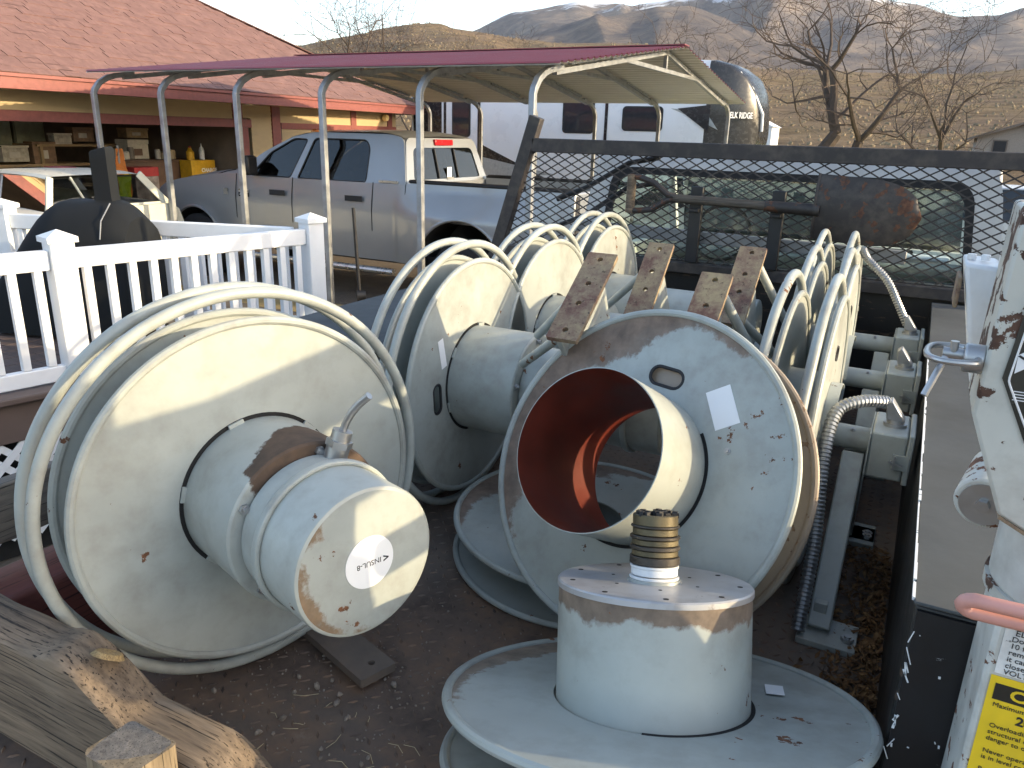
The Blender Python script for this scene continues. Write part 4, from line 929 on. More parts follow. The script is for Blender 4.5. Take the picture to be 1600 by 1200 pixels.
# side boxes
for x0, x1, nm in ((BX1, BX1+.47, 'right'), (BX0-.47, BX0, 'left')):
    body = tm(M().bb((x0, 1.085, .55), (x1, 3.50, TB-.006)), 'side_box', MT['boxside'] if nm == 'left' else MT['boxside'], bevel=.006)
    tm(M().bb((x0-.002, 1.08, TB-.005), (x1+.004, 3.50, TB)), 'box_top', MT['boxtop'], bevel=.002)
    tm(M().bb((x0+.004, 1.078, .56), (x1-.004, 1.084, TB-.012)), 'end_panel', MT['boxend'], smooth=False)
edge = M(); rnd = random.Random(5)            # chipped white edge of the lid
y = 1.09
while y < 2.55:
    L = rnd.uniform(.004, .07); w = rnd.uniform(.0008, .0034)
    edge.bb((BX1-.0045, y, TB-.004), (BX1-.0035+w, y+L, TB+.0012)); y += L+rnd.uniform(.0, .012)*rnd.random()
tm(edge, 'bare_edge', MT['label'], smooth=False)
chip = M()
for k in range(46):
    x = BX1+rnd.uniform(.002, .12)**1.0; z = TB-.03-rnd.random()*.55; w = rnd.uniform(.001, .0035); h = rnd.uniform(.001, .005)
    if rnd.random() < .45: x = BX1+.003+rnd.random()*.006; h = rnd.uniform(.006, .03)
    chip.box((x, 1.0768, z), (w, .0012, h), Matrix.Rotation(rnd.uniform(-.5, .5), 3, 'Y'))
tm(chip, 'paint_chips', MT['label'], smooth=False)
# bulkhead and headache rack
RY = 3.56
tm(M().bb((-1.80, RY+.005, .6), (.52, RY+.045, 1.46)), 'bulkhead', MT['boxside'], bevel=.004)
def rk(x, z): return (x, RY, z)
RTL, RTR, RBL, RBR, RZT, RZB = -1.77, .46, -1.98, .70, 1.985, 1.43
bars = [((RTL+.01, RZT+.10), (RBL, RZB-.05), .065, 'side_upright'), ((RTR+.02, RZT+.10), (RBR, RZB-.05), .065, 'side_upright'),
        ((RTL-.005, RZT-.032), (RTR-.02, RZT-.032), .066, 'top_rail'), ((RBL+.05, RZB), (RBR-.05, RZB), .05, 'bottom_rail')]
for (a, bz), (c_, d), w, nm in bars:
    u = (1, 0, 0) if nm == 'side_upright' else (0, 0, 1)
    mb = M()
    p0, p1 = Vector((a, RY-.008, bz)), Vector((c_, RY-.008, d)); x = (p1-p0)
    fr = frame(x, (0, 1, 0)).to_3x3()
    mb.box((p0+p1)/2, (x.length, w, .05), fr)
    tm(mb, nm, MT['rack'], bevel=.004)
mesh_ = M()
LW, SW = .072, .040                           # long and short way of a diamond
def clipx(z): t = (RZT-z)/(RZT-RZB); return RTL+(RBL-RTL)*t, RTR+(RBR-RTR)*t
sl = SW/LW
z0, z1 = RZB+.0, RZT-.05
for sgn in (1, -1):
    k = -80
    while k < 120:
        # line z = z0 + sgn*sl*(x - xk); walk in pieces along one strand
        xk = -2.0+k*LW; N = 30; seg = []
        for i in range(N+1):
            z = z0+(z1-z0)*i/N; x = xk+sgn*(z-z0)/sl; a, b_ = clipx(z)
            seg.append((x, z, a < x < b_))
        run = [q for q in seg if q[2]]
        if len(run) > 1:
            (xa, za, _), (xb, zb, _) = run[0], run[-1]
            mesh_.bar((xa, RY+.0015*sgn, za), (xb, RY+.0015*sgn, zb), .0028, .0058, (0, 1, 0) if False else (-(zb-za), 0, (xb-xa)))
        k += 1
tag(tm(mesh_, 'expanded_mesh', MT['rack'], smooth=False), kind='stuff')
# cross bar and the two bracket posts that carry the shovel
tm(M().bar((-1.55, RY+.05, 1.575), (-.05, RY+.05, 1.555), .04, .055), 'cross_bar', MT['galv'], bevel=.004)
for x in (-.93, -.575):
    tm(M().bb((x-.028, RY-.045, 1.46), (x+.028, RY-.015, 1.80)), 'bracket_post', MT['black'], bevel=.004)
    tm(M().bb((x-.022, RY-.075, 1.69), (x+.022, RY-.044, 1.705)), 'bracket_hook', MT['black'], bevel=.003)
for z0_, z1_ in ((1.735, 1.915), (1.60, 1.80)):
    tm(M().tube([(-1.66, RY+.05, z0_-.04), (-1.5, RY+.06, z0_+.03), (-1.3, RY+.07, z1_-.03), (-1.15, RY+.07, z1_)], .012, 8), 'rubber_cable', MT['rubber'])
MT['seatgrey'] = plain('grey vinyl', (.16, .17, .165), .6)
# cab
cabm = thing  # (parts go straight under the truck)
CY = 3.80
CL, CR = -1.60, .31
outer = rpoly([(CL-.02, .75), (CR+.02, .75), (CR+.01, 1.45), (CR-.075, 1.962), (CL+.075, 1.962), (CL-.01, 1.45)], [.04, .04, .2, .16, .16, .2], 6)
hole = rpoly([(CL+.10, 1.40), (CR-.10, 1.40), (CR-.155, 1.862), (CL+.155, 1.862)], [.07, .07, .10, .10], 6)
v_, f_ = plate(outer, [hole], .03, lambda x, y, z: (x, CY+z+(y-1.4)*.06, y)); M1 = M(); M1.add(v_, f_)
tm(M1, 'cab_back', MT['cab'])
inner = rpoly([(CL+.135, 1.435), (CR-.135, 1.435), (CR-.185, 1.828), (CL+.185, 1.828)], [.06, .06, .09, .09], 6)
v_, f_ = plate(hole, [inner], .03, lambda x, y, z: (x, CY-.006+z+(y-1.4)*.06, y)); M1 = M(); M1.add(v_, f_)
tm(M1, 'window_gasket', MT['rubber'])
v_, f_ = plate(inner, [], .005, lambda x, y, z: (x, CY+z+(y-1.4)*.06, y)); M1 = M(); M1.add(v_, f_)
tm(M1, 'rear_window', MT['cabglass'], smooth=False)
# roof, pillars, windscreen frame, doors, seat, wheel, bonnet
G = []
for i in range(9):
    t = i/8; yy = CY+.03+t*1.12; row = []
    for j in range(13):
        s_ = j/12*2-1; x = XC-.0+s_*(.885-.03*t); row.append((x, yy, 1.958-.03*abs(s_)**6+.02*math.sin(math.pi*min(1, t*.9+.1))*(1-s_**4)-.05*max(0, t-.8)))
    G.append(row)
rm = M(); rm.grid(G); rm.add([(p[0], p[1], p[2]-.035) for r_ in G for p in r_], []); rm.grid([[(p[0], p[1], p[2]-.035) for p in r_] for r_ in G])
tm(rm, 'cab_roof', MT['cab'])
for s_ in (-1, 1):
    xo = CL+.03 if s_ < 0 else CR-.03
    xi = xo-s_*.07
    tm(M().bar((xo, CY+.08, 1.42), (xi, CY+.06, 1.96), .05, .09, (0, 1, 0)), 'rear_pillar', MT['cab'], bevel=.01)
    tm(M().bar((xo, CY+1.62, 1.40), (xi, CY+1.13, 1.95), .05, .06, (0, 1, 0)), 'front_pillar', MT['cab'], bevel=.01)
    tm(M().bb((xo-.03, CY+.05, .62), (xo+.03, CY+1.6, 1.40)), 'cab_door', MT['cab'], bevel=.02)
    tm(M().add([(xo, CY+.1, 1.40), (xo, CY+1.55, 1.40), (xi, CY+1.12, 1.95), (xi, CY+.1, 1.95)], [(0, 1, 2, 3)]), 'door_window', MT['cabglass'], smooth=False)
tm(M().add([(CL+.1, CY+1.63, 1.38), (CR-.1, CY+1.63, 1.38), (CR-.17, CY+1.15, 1.95), (CL+.17, CY+1.15, 1.95)], [(0, 1, 2, 3)]), 'windscreen', MT['cabglass'], smooth=False)
tm(M().bb((CL+.05, CY+1.25, 1.05), (CR-.05, CY+1.62, 1.32)), 'dashboard', MT['seatgrey'], bevel=.04)
tm(M().bb((CL+.12, CY+.10, .95), (CR-.12, CY+.28, 1.40)), 'bench_seat', MT['seatgrey'], bevel=.05)
tm(M().tube([(-1.10+.17*math.cos(t), CY+1.02+.06*math.sin(t), 1.46+.16*math.sin(t)) for t in [2*math.pi*i/24 for i in range(24)]], .012, 8, True), 'steering_wheel', MT['black'])
bn = M(); Gb = [[(XC+(j/8*2-1)*.86, CY+1.62+i*.25, 1.36-.03*i-.02*abs(j/8*2-1)**4) for j in range(9)] for i in range(6)]; bn.grid(Gb)
tm(bn, 'bonnet', MT['cab'])
for s_ in (-1, 1):
    xo = CL+.02 if s_ < 0 else CR-.02
    tm(M().bb((xo-.02, CY+1.6, .62), (xo+.02, CY+2.95, 1.30)), 'front_wing', MT['cab'], bevel=.02)
    for yy in (CY+2.25, 1.6):
        xw = (CL+.16 if s_ < 0 else CR-.16)
        wz = .38
        w = tm(M().cyl((xw-.12, yy, wz), (xw+.12, yy, wz), .38, n=36), 'wheel', MT['rubber'], bevel=.03)
tm(M().bb((CL+.1, CY+2.9, .5), (CR-.1, CY+3.0, 1.2)), 'front_panel', MT['cab'], bevel=.03)
tm(M().bb((XC-.42, .35, .62), (XC-.34, CY+2.8, .80)), 'chassis_rail', MT['boxside'])
tm(M().bb((XC+.34, .35, .62), (XC+.42, CY+2.8, .80)), 'chassis_rail', MT['boxside'])
# black rubber bonnet latch straps hanging by the cab's rear corner
for x, dx in ((.335, .06), (.40, .05)):
    tm(M().tube([(x, RY+.12, 1.90), (x+dx*.5, RY+.11, 1.80), (x+dx, RY+.10, 1.62)], .012, 8), 'rubber_strap', MT['rubber'])
    tm(M().tube([(x-.004, RY+.12, 1.955), (x+.006, RY+.12, 1.93), (x, RY+.12, 1.895)], .005, 6), 'strap_hook', MT['zinc'])

# shovel hung on the rack: D-grip on the left, blade on the right
sh = thing('shovel', 'old rusty shovel with D grip hung on the black mesh rack', 'shovel', (-.75, RY-.06, 1.75))
def sm(mb, name, mat, **k):
    mb.v = [(p[0]+.75, p[1]-(RY-.06), p[2]-1.75) for p in mb.v]; return mb.obj(name, mat, sh, **k)
sw_ = wood('grey shovel shaft', (.04, .034, .028), (.12, .10, .08), 8, 0)
MT['shovel'] = paint('rusted shovel steel', (.030, .024, .022), rough=.6, chips=.42, chip_scale=5, rust=(.075, .033, .018), mottle=.3)
SY = RY-.085
sm(M().tube([(-1.02, SY, 1.745), (-.8, SY, 1.742), (-.5, SY, 1.735)], .019, 12), 'shaft', sw_)
sm(M().tube([(-.62, SY, 1.738), (-.5, SY, 1.735), (-.40, SY, 1.733)], .024, 12, rf=lambda i: .022+.003*i), 'socket', MT['shovel'])
for s_ in (1, -1):
    sm(M().tube([(-.98, SY, 1.745), (-1.05, SY, 1.748+s_*.012), (-1.12, SY, 1.75+s_*.06), (-1.19, SY, 1.755+s_*.075), (-1.235, SY, 1.755+s_*.075)], .014, 10), 'grip_fork', MT['shovel'])
sm(M().cyl((-1.225, SY, 1.67), (-1.225, SY, 1.84), .021, n=14), 'grip', MT['grey_wood'])
G = []
for i in range(15):
    t = i/14; row = []
    w = .132*(1-max(0, (t-.45)/.55)**2.6)**.5 if t < 1 else .004
    w = max(w, .004)
    for j in range(11):
        s_ = j/10*2-1
        row.append((-.42+t*.40, SY-.012+.035*s_*s_*(1-t*.6)-.02*math.sin(t*3), 1.748+s_*w-.02*t))
    G.append(row)
bl = M(); bl.grid(G); bl.grid([[(p[0], p[1]+.004, p[2]) for p in r_] for r_ in G])
sm(bl, 'blade', MT['shovel'])
sm(M().tube([G[0][j] for j in range(11)], .006, 6), 'foot_tread', MT['shovel'])

# ------------------------------------------------------------------ boards round the bed
def board(name, label, cat, p0, p1, w, h, mat, seed, brk=False, upv=(0, 0, 1)):
    """weathered plank: many cross sections with uneven edges, one end broken if brk"""
    rn = random.Random(seed); p0, p1 = Vector(p0), Vector(p1); x = p1-p0; L = x.length; fr = frame(x, upv)
    mb = M(); N = 48; secs = []
    prof = rrect(-w/2, -h/2, w/2, h/2, min(w, h)*.12, 3)
    for i in range(N+1):
        t = i/N; row = []
        for k, (a, c_) in enumerate(prof):
            e = mnoise.noise(Vector((t*L*9+seed, a*30, c_*22)))*.006+mnoise.noise(Vector((t*L*2.5+seed, 3, c_*9)))*.008
            xx = t*L
            if brk:
                kill = .05*(c_/h+.5)+.055*mnoise.noise(Vector((a*60, c_*40, seed)))
                xx = t*(L-kill*1.6)
                if t > .66: c2 = c_-(h*.34)*min(1, (t-.66)/.10)*max(0, c_/h+.35)-(h*.35)*max(0, (t-.9)/.1)**1.5*max(0, c_/h+.35)
                else: c2 = c_
                # a knot bulge
                c2 += .012*math.exp(-((t-.62)/.03)**2)*(1 if c_ > 0 else 0)
            else: c2 = c_
            row.append((xx, a*(1+e*6), c2+e))
        secs.append(row)
    n = len(prof); vs = [p for r_ in secs for p in r_]
    fs = [(i*n+k, i*n+(k+1) % n, (i+1)*n+(k+1) % n, (i+1)*n+k) for i in range(N) for k in range(n)]
    fs += [tuple(range(n-1, -1, -1)), tuple(range(N*n, N*n+n))]
    mb.add(vs, fs); o = mb.obj(name, mat); o.matrix_world = fr.copy(); o.location = p0
    return tag(o, label, cat)
tbp = board('wooden_plank', 'thick weathered grey plank with broken end across the rear of the bed', 'plank', (-1.75, .585, 1.085), (-.60, .60, 1.095), .085, .22, MT['grey_wood'], 3, True)
kn = M(); kn.lathe([(.0, .001), (.004, .012), (.003, .02), (-.004, .026)], 16); 
ko = kn.obj('knot', wood('knot', (.16, .10, .04), (.42, .30, .14), 20, 0), tbp); ko.matrix_local = frame((0, .55, .83), (1, 0, 0), (.735, .012, .118))
st = thing('wooden_stake', 'short weathered square wooden stake bolted in front of the grey plank', 'stake', (-.835, .505, 1.065))
mb = M(); prof = rrect(-.045, -.038, .045, .038, .008, 3); n = len(prof)
vs = []; 
for i in range(9):
    z = -.35+i*.06
    if i == 8: z = .128
    for k, (a, c_) in enumerate(prof): e = mnoise.noise(Vector((a*40, c_*40, z*6)))*.004; vs.append((a+e, c_+e, z+(.006*mnoise.noise(Vector((a*50, c_*50, 2))) if i == 8 else 0)))
fs = [(i*n+k, i*n+(k+1) % n, (i+1)*n+(k+1) % n, (i+1)*n+k) for i in range(8) for k in range(n)]
mb.add(vs, fs+[tuple(range(8*n, 9*n))]); mb.obj('post', wood('stake wood', (.10, .075, .05), (.32, .25, .16), 6, 2), st, ang=30)
cap = M(); cap.add([(a*.97, c_*.97, .129) for a, c_ in prof], [tuple(range(n))]); cap.obj('end_grain', MT['end_grain'], st, smooth=False)
M().lathe([(0, 0), (.012, .0), (.014, .012), (.004, .024), (0, .026)], 20).obj('bolt_head', MT['zinc'], st, loc=(-.005, -.04, .045), rot=(0, 0, R(-90)))
board('side_board', 'weathered grey side board standing along the left edge of the bed', 'board', (-1.60, .45, 1.235), (-1.58, 1.07, 1.235), .045, .13, MT['grey_wood_y'], 8)
board('red_board', 'dark red painted timber lying under the grey side board', 'board', (-1.50, .66, 1.03), (-1.49, 1.10, 1.03), .14, .20, MT['red_wood'], 11)
# ------------------------------------------------------------------ the cable reels
RR, HR, TR = .338, .384, .0115
def ringpath(r, x, a0=0, a1=360, n=96):
    return [(x, r*math.cos(R(a0+(a1-a0)*i/n)), r*math.sin(R(a0+(a1-a0)*i/n))) for i in range(n+(0 if a1-a0 >= 360 else 1))]
_fc = {}
def flange_mesh(mat, slots=(), hub=.10):
    key = (mat.name, tuple(slots), hub)
    if key in _fc: return _fc[key]
    if slots:
        holes = [circ(0, 0, hub, 64)]
        for a, r, w, h in slots:
            ca, sa = math.cos(R(a)), math.sin(R(a))
            holes.append([(ca*r-sa*(px)+ca*py, sa*r+ca*(px)+sa*py) for px, py in rrect(-w/2, -h/2, w/2, h/2, h*.49, 6)])
        v, f = plate(circ(0, 0, RR, 128), holes, .004, lambda a, b_, c: (c, a, b_)); mb = M(); mb.add(v, f)
    else:
        mb = M(); mb.lathe([(-.002, hub), (-.002, RR), (.002, RR), (.002, hub)], 128, True)
    _fc[key] = mb.mesh('flange', mat); return _fc[key]
_rim = M(); _rim.tube(ringpath(RR, 0, n=128), .0085, 10, True); RIM = {}
def flange(root, x, mat, rimmat=None, slots=(), hub=.10, slotmat=None):
    f = put('flange', flange_mesh(mat, slots, hub), root, loc=(x, 0, 0))
    rmn = rimmat or mat
    if rmn.name not in RIM: RIM[rmn.name] = _rim.mesh('rim', rmn)
    put('rim', RIM[rmn.name], f)
    for a, r, w, h in slots:
        ca, sa = math.cos(R(a)), math.sin(R(a)); L = rrect(-w/2, -h/2, w/2, h/2, h*.49, 6)
        P3 = [(0, ca*r-sa*px+ca*py, sa*r+ca*px+sa*py) for px, py in L]
        M().tube(P3, .0042, 6, True).obj('slot_grommet', MT['rubber'], f)
    return f
HOOP = {}
def hoop(root, x, mat, r=HR, a0=0, a1=360):
    k = (mat.name, r, a0, a1)
    if k not in HOOP:
        mb = M(); mb.tube([(p[0]+.003*mnoise.noise(Vector(p)*5), p[1]*(1+.009*mnoise.noise(Vector(p)*4+Vector((r*9, len(HOOP), 0)))), p[2]*(1+.009*mnoise.noise(Vector(p)*4+Vector((r*9, len(HOOP), 0))))) for p in ringpath(r, 0, a0, a1, 128)], TR, 12, a1-a0 >= 360); HOOP[k] = mb.mesh('guard_hoop', mat)
    return put('guard_hoop', HOOP[k], root, loc=(x, 0, 0))
def bolt(root, p, axis, r=.009, h=.007, mat=None):
    m_ = M(); m_.cyl((0, 0, 0), (h, 0, 0), r, n=6); m_.cyl((h, 0, 0), (h+.004, 0, 0), r*.55, n=10)
    o = m_.obj('bolt', mat or MT['zinc'], root, smooth=False); o.matrix_local = frame(axis, (0, 0, 1) if abs(axis[2]) < .9 else (0, 1, 0), p); return o
def housing(root, x0, x1, r, mat, bolts=5, gap=True, a_b=20):
    M().lathe([(x0, r), (x1-.004, r), (x1, r-.004), (x1+.0005, r-.02), (x1+.0005, .02)], 72).obj('gear_housing', mat, root)
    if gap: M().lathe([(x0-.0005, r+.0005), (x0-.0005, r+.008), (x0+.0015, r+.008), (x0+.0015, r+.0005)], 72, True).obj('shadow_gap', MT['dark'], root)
    for k in range(6):
        a = R(k*60+15); c_, s_ = math.cos(a), math.sin(a)
        M().box((x0+.003, 0, r+.003), (.006, .03, .008)).obj('tab', MT['reel_clean'], root, rot=(a, 0, 0))
    for k in range(bolts):
        a = R(k*360/bolts+a_b); bolt(root, (x1, (r-.016)*math.cos(a), (r-.016)*math.sin(a)), (1, 0, 0))
def barrel(root, x0, x1, r, mat, name='bearing_barrel', band=None, capmat=None):
    M().lathe([(x0, .02), (x0, r-.004), (x0+.004, r), (x1-.006, r), (x1-.002, r-.002), (x1, r-.007)], 72).obj(name, mat, root)
    M().lathe([(x1, r-.007), (x1+.0008, r-.02), (x1+.0008, .0001)], 72).obj('end_cap', capmat or mat, root)
    if band is not None:
        M().lathe([(band, r), (band, r+.009), (band+.016, r+.009), (band+.016, r)], 72, True).obj('lip_band', mat, root, bevel=.003)
def foot_plate(root, x, d, L=.28, w=.075, t=.012, mat=None, tilt=0, along='y'):
    """bolt-down plate at distance d along local -Z"""
    holes = [circ(q*L, 0, .0075, 10) for q in (-.42, -.13, .1, .40)]
    v, f = plate(rrect(-L/2, -w/2, L/2, w/2, .003, 2), holes, t, (lambda a, b_, c: (b_, a, c)) if along == 'y' else (lambda a, b_, c: (a, b_, c)))
    m_ = M(); m_.add(v, f); o = m_.obj('foot_plate', mat or MT['rusty'], root, loc=(x, 0, -d), smooth=False); o.rotation_euler = (tilt, 0, 0); return o
def gland(root, p, axis, cable):
    g = thing_part(root, 'cable_gland', p, axis)
    m_ = M(); m_.cyl((0, 0, 0), (.022, 0, 0), .021, n=24); m_.cyl((.022, 0, 0), (.034, 0, 0), .024, n=6); m_.cyl((.034, 0, 0), (.052, 0, 0), .018, n=24)
    o = m_.obj('cable_gland', MT['zinc'], root); o.matrix_local = frame(axis, (0, 1, .1), p)
    M().tube([(.05, 0, 0)]+[(.05+.02*i, cable[0]*i*i, cable[1]*i*i) for i in range(1, cable[2]+1)], .007, 10).obj('cable_stub', MT['rubber'] if len(cable) < 4 else cable[3], o)
def thing_part(*a): return None
def label_tag(root, x, y, z, w, h, ang, mat=None):
    m_ = M(); N = 7
    m_.grid([[(x+.0012*(i % 2), 0, 0+h*(i/(N-1)-.5)) if False else (x, w*(j-.5), h*(i/(N-1)-.5)) for j in (0, 1)] for i in range(N)])
    o = m_.obj('paper_label', mat or MT['label'], root, smooth=False)
    o.matrix_local = Matrix.Translation((0, y, z)) @ Matrix.Rotation(R(ang), 4, 'X'); return o
GRP = 'grey cable reels loaded on the truck bed'
GR = MT['reel']

# --- big reel at the bed's left rear corner
r1 = thing('cable_reel', 'grey cable reel with round white sticker on its end cover and brown greasy housing', 'reel', mat=frame((.949, -.313, .02), (0, 0, 1), (-1.063, .985, 1.322)), group=GRP)
flange(r1, 0, MT['reel_clean'], MT['reel']); flange(r1, -.10, GR)
M().lathe([(-.1, .15), (0, .15)], 64).obj('drum_core', GR, r1)
hoop(r1, -.035, MT['reel']); hoop(r1, -.105, GR)
housing(r1, .002, .185, .152, MT['reel_patch'], 5, a_b=150)
barrel(r1, .188, .37, .131, GR, 'slip_ring_cover', band=.245, capmat=MT['reel_cap'])
gland(r1, (.21, .045, .122), (.1, .30, .95), (.0022, .0004, 4, MT['conduit']))
for sy in (.125,):
    v, f = plate(rrect(-.20, -.042, .20, .042, .004, 2), [circ(.165, .005, .008, 10), circ(-.15, 0, .008, 10)], .018, lambda a, b_, c: (a+.0, b_, c))
    mm = M(); mm.add(v, f); mm.obj('foot_plate', MT['plate'], r1, loc=(-.005, sy, -.385), smooth=False)
stk = M().cyl((0, 0, 0), (.0008, 0, 0), .046, n=48).obj('round_sticker', MT['label'], r1, loc=(.3712, .004, .0), smooth=False)
M_ = Matrix(((0, 0, 1, .0010), (-1, 0, 0, .022), (0, -1, 0, -.002), (0, 0, 0, 1)))
text('INSUL-8', .0135, MT['print'], stk, 'lettering', M_, .0002, 'LEFT')
M_2 = Matrix(((0, 0, 1, .0010), (-1, 0, 0, .037), (0, -1, 0, -.002), (0, 0, 0, 1)))
text('<', .020, MT['print'], stk, 'chevron', M_2, .0002, 'LEFT', .0004)

# --- left row: hubs point right, feet turned up and back
def left_reel(y, label, stand, plank=True, near=False):
    z_ax = -Vector(stand)
    r = thing('cable_reel', label, 'reel', mat=frame((1, 0, 0), z_ax, (-1.104, y, 1.318)), group=GRP)
    # slots and labels are placed by an angle measured in the turned frame
    fm = GR
    a = math.degrees(math.atan2(z_ax.y, z_ax.z))     # world up sits at +a about local X
    flange(r, 0, fm, MT['reel_chip'] if near else GR, slots=((-31 if near else 100, .20, .085, .036),))
    flange(r, -.09, GR)
    M().lathe([(-.09, .15), (0, .15)], 64).obj('drum_core', GR, r)
    hoop(r, -.028, GR); hoop(r, -.10, GR)
    housing(r, .002, .205, .152, GR)
    barrel(r, .206, .40, .118, GR)
    # stand: web plate, foot, two tube braces
    web = [(-.10, -.13), (.10, -.13), (.10, .02), (.05, .10), (-.05, .10), (-.10, .02)]
    M().prism([(-.135, -.395), (.135, -.395), (.085, .0), (.04, .10), (-.04, .10), (-.085, .0)], lambda p, q, t: (t, p, q), .412, .424).obj('stand_web', GR, r, bevel=.002)
    if plank:
        foot_plate(r, .43, .405)
        for s_ in (-1, 1): M().cyl((.425, s_*.09, -.385), (.23, s_*.05, -.17), .012, n=12).obj('brace_tube', GR, r)
    barrel(r, .428, .60, .115, GR, 'slip_ring_cover', band=.50)
    return r
la = left_reel(1.87, 'grey reel of the left row with a white label, beside the open red drum', (0, -.58, .81), near=True)
label_tag(la, .0027, .08, -.191, .026, .085, 158)
gland(la, (.50, -.03, -.108), (0, -.1, -1), (.0, .0, 3))
lb = left_reel(2.40, 'grey reel in the middle of the left row, second behind the labelled one', (0, -.70, .71))
lc = left_reel(2.95, 'grey reel at the far end of the left row against the black mesh rack', (0, .3, -.95), plank=False)

# --- right row: junction boxes on the right, posts down to the floor
def right_reel(x, y, label, stand, near=False, conduit=0):
    r = thing('cable_reel', label, 'reel', mat=frame((1, 0, 0), (0, 0, 1), (x, y, 1.305)), group=GRP)
    flange(r, 0, GR, GR, slots=((75, .20, .075, .034),)); flange(r, -.10, GR)
    M().lathe([(-.1, .15), (0, .15)], 64).obj('drum_core', GR, r)
    hoop(r, -.020, GR); hoop(r, -.122, GR)
    bx = -.03-x                              # where the junction box starts
    M().cyl((0, 0, 0), (bx, 0, 0), .030, n=32).obj('hub_tube', MT['reel_chip'] if near else GR, r)
    bolt(r, (bx*.62, -.018, .026), (0, -.55, .83), .006, .002)
    # gutter-shaped wear strip on the flange
    M().lathe([(.003, .125), (.03, .125), (.03, .128), (.003, .128)], 40, True, R(50), R(170)).obj('flange_collar', MT['reel_chip'], r)
    # square post leaning to its base plate
    ly, lz = -.30, -1.305+FZ
    M().bar((bx-.033, -.04, -.03), (bx-.033, ly, lz+.014), .05, .05, (0, 1, 0)).obj('stand_post', GR, r, bevel=.004)
    M().bar((bx-.033, .04, -.03), (bx-.033, .24, lz+.014), .05, .05, (0, 1, 0)).obj('stand_post', GR, r, bevel=.004)
    for yy in (ly, .24):
        M().bb((bx-.075, yy-.06, lz), (bx+.05, yy+.05, lz+.016)).obj('base_plate', GR, r, bevel=.002)
        bolt(r, (bx+.03, yy-.02, lz+.016), (0, 0, 1), .014, .010)
    M().bb((bx-.05, ly, lz+.055), (bx-.022, .24, lz+.08)).obj('cross_tie', GR, r, bevel=.002)
    # junction box with lid, latch
    bz0, bz1, by = -.062, .052, .085
    jb = M().bb((bx, -by, bz0), (bx+.078, by-.0, bz1)).obj('junction_box', MT['reel_clean'], r, bevel=.005)
    M().bb((bx+.079, -by-.006, bz0-.004), (bx+.092, by+.006, bz1+.006)).obj('lid', MT['reel_clean'], jb, bevel=.003)
    M().bb((bx-.004, -by-.004, bz0+.004), (bx-.0005, by+.004, bz1-.004)).obj('back_flange', MT['reel_clean'], jb, bevel=.001)
    lt = M().bb((bx+.052, -by-.008, -.03), (bx+.088, -by-.0005, .008)).obj('latch', MT['reel_clean'], jb, bevel=.001)
    mm = M(); mm.cyl((bx+.055, -by-.014, -.012), (bx+.055, -by-.006, -.012), .007, n=12); mm.bar((bx+.045, -by-.016, -.010), (bx+.075, -by-.016, -.016), .004, .004); mm.bar((bx+.056, -by-.018, -.028), (bx+.058, -by-.018, .006), .005, .005)
    mm.obj('latch_screw', MT['zinc'], jb)
    # conduit elbow fitting
    mm = M(); mm.cyl((bx+.045, -.01, bz1), (bx+.045, -.01, bz1+.008), .026, n=24); mm.cyl((bx+.045, -.01, bz1+.008), (bx+.045, -.01, bz1+.018), .020, n=24)
    mm.obj('conduit_locknut', MT['zinc'], jb)
    mm = M(); mm.prism([(bx+.024, bz1+.016), (bx+.066, bz1+.016), (bx+.03, bz1+.066), (bx+.018, bz1+.056)], lambda a, b_, t: (a, t, b_), -.028, .010); mm.obj('elbow', MT['zinc'], jb, bevel=.003)
    def ribbed(path, rad=.0125):
        Pp = []
        for i in range(len(path)-1):                           # Catmull-Rom
            p0, p1, p2, p3 = [Vector(path[max(0, min(len(path)-1, i+k))]) for k in (-1, 0, 1, 2)]
            for q in range(40):
                t = q/40; Pp.append(.5*((2*p1)+(p2-p0)*t+(2*p0-5*p1+4*p2-p3)*t*t+(3*p1-p0-3*p2+p3)*t**3))
        L = 0; S = [0]
        for i in range(1, len(Pp)): L += (Pp[i]-Pp[i-1]).length; S.append(L)
        out = []; rad_ = []; k = 0; d = .0024; s_ = 0; j = 0
        while s_ < L:
            while j < len(S)-2 and S[j+1] < s_: j += 1
            t = (s_-S[j])/max(1e-6, S[j+1]-S[j]); out.append(Pp[j].lerp(Pp[j+1], t)); rad_.append(rad+(.0022 if k % 4 in (1, 2) else 0)); s_ += d; k += 1
        M().tube(out, rad, 10, rf=lambda i: rad_[i]).obj('flexible_conduit', MT['conduit'], r)
    e = (bx+.02, -.01, bz1+.055)
    if conduit == 1:
        ribbed([e, (.079, -.06, .113), (.032, -.10, .087), (.025, -.16, -.015), (.040, -.24, -.19), (.042, -.35, -.365)], .0135)
    elif conduit == 2:
        ribbed([(bx+.03, .0, bz1+.03), (bx-.01, .0, bz1+.10), (bx-.06, .01, bz1+.18), (.035, .02, .30), (.012, .0, .34)])
    return r
right_reel(-.145, 1.98, 'grey reel of the right row whose junction box trails conduit down to the floor', 0, True, 1)
right_reel(-.165, 2.54, 'grey reel in the middle of the right row with a plugged junction box', 0)
right_reel(-.200, 3.05, 'grey reel at the far end of the right row with conduit arching to its rim', 0, conduit=2)
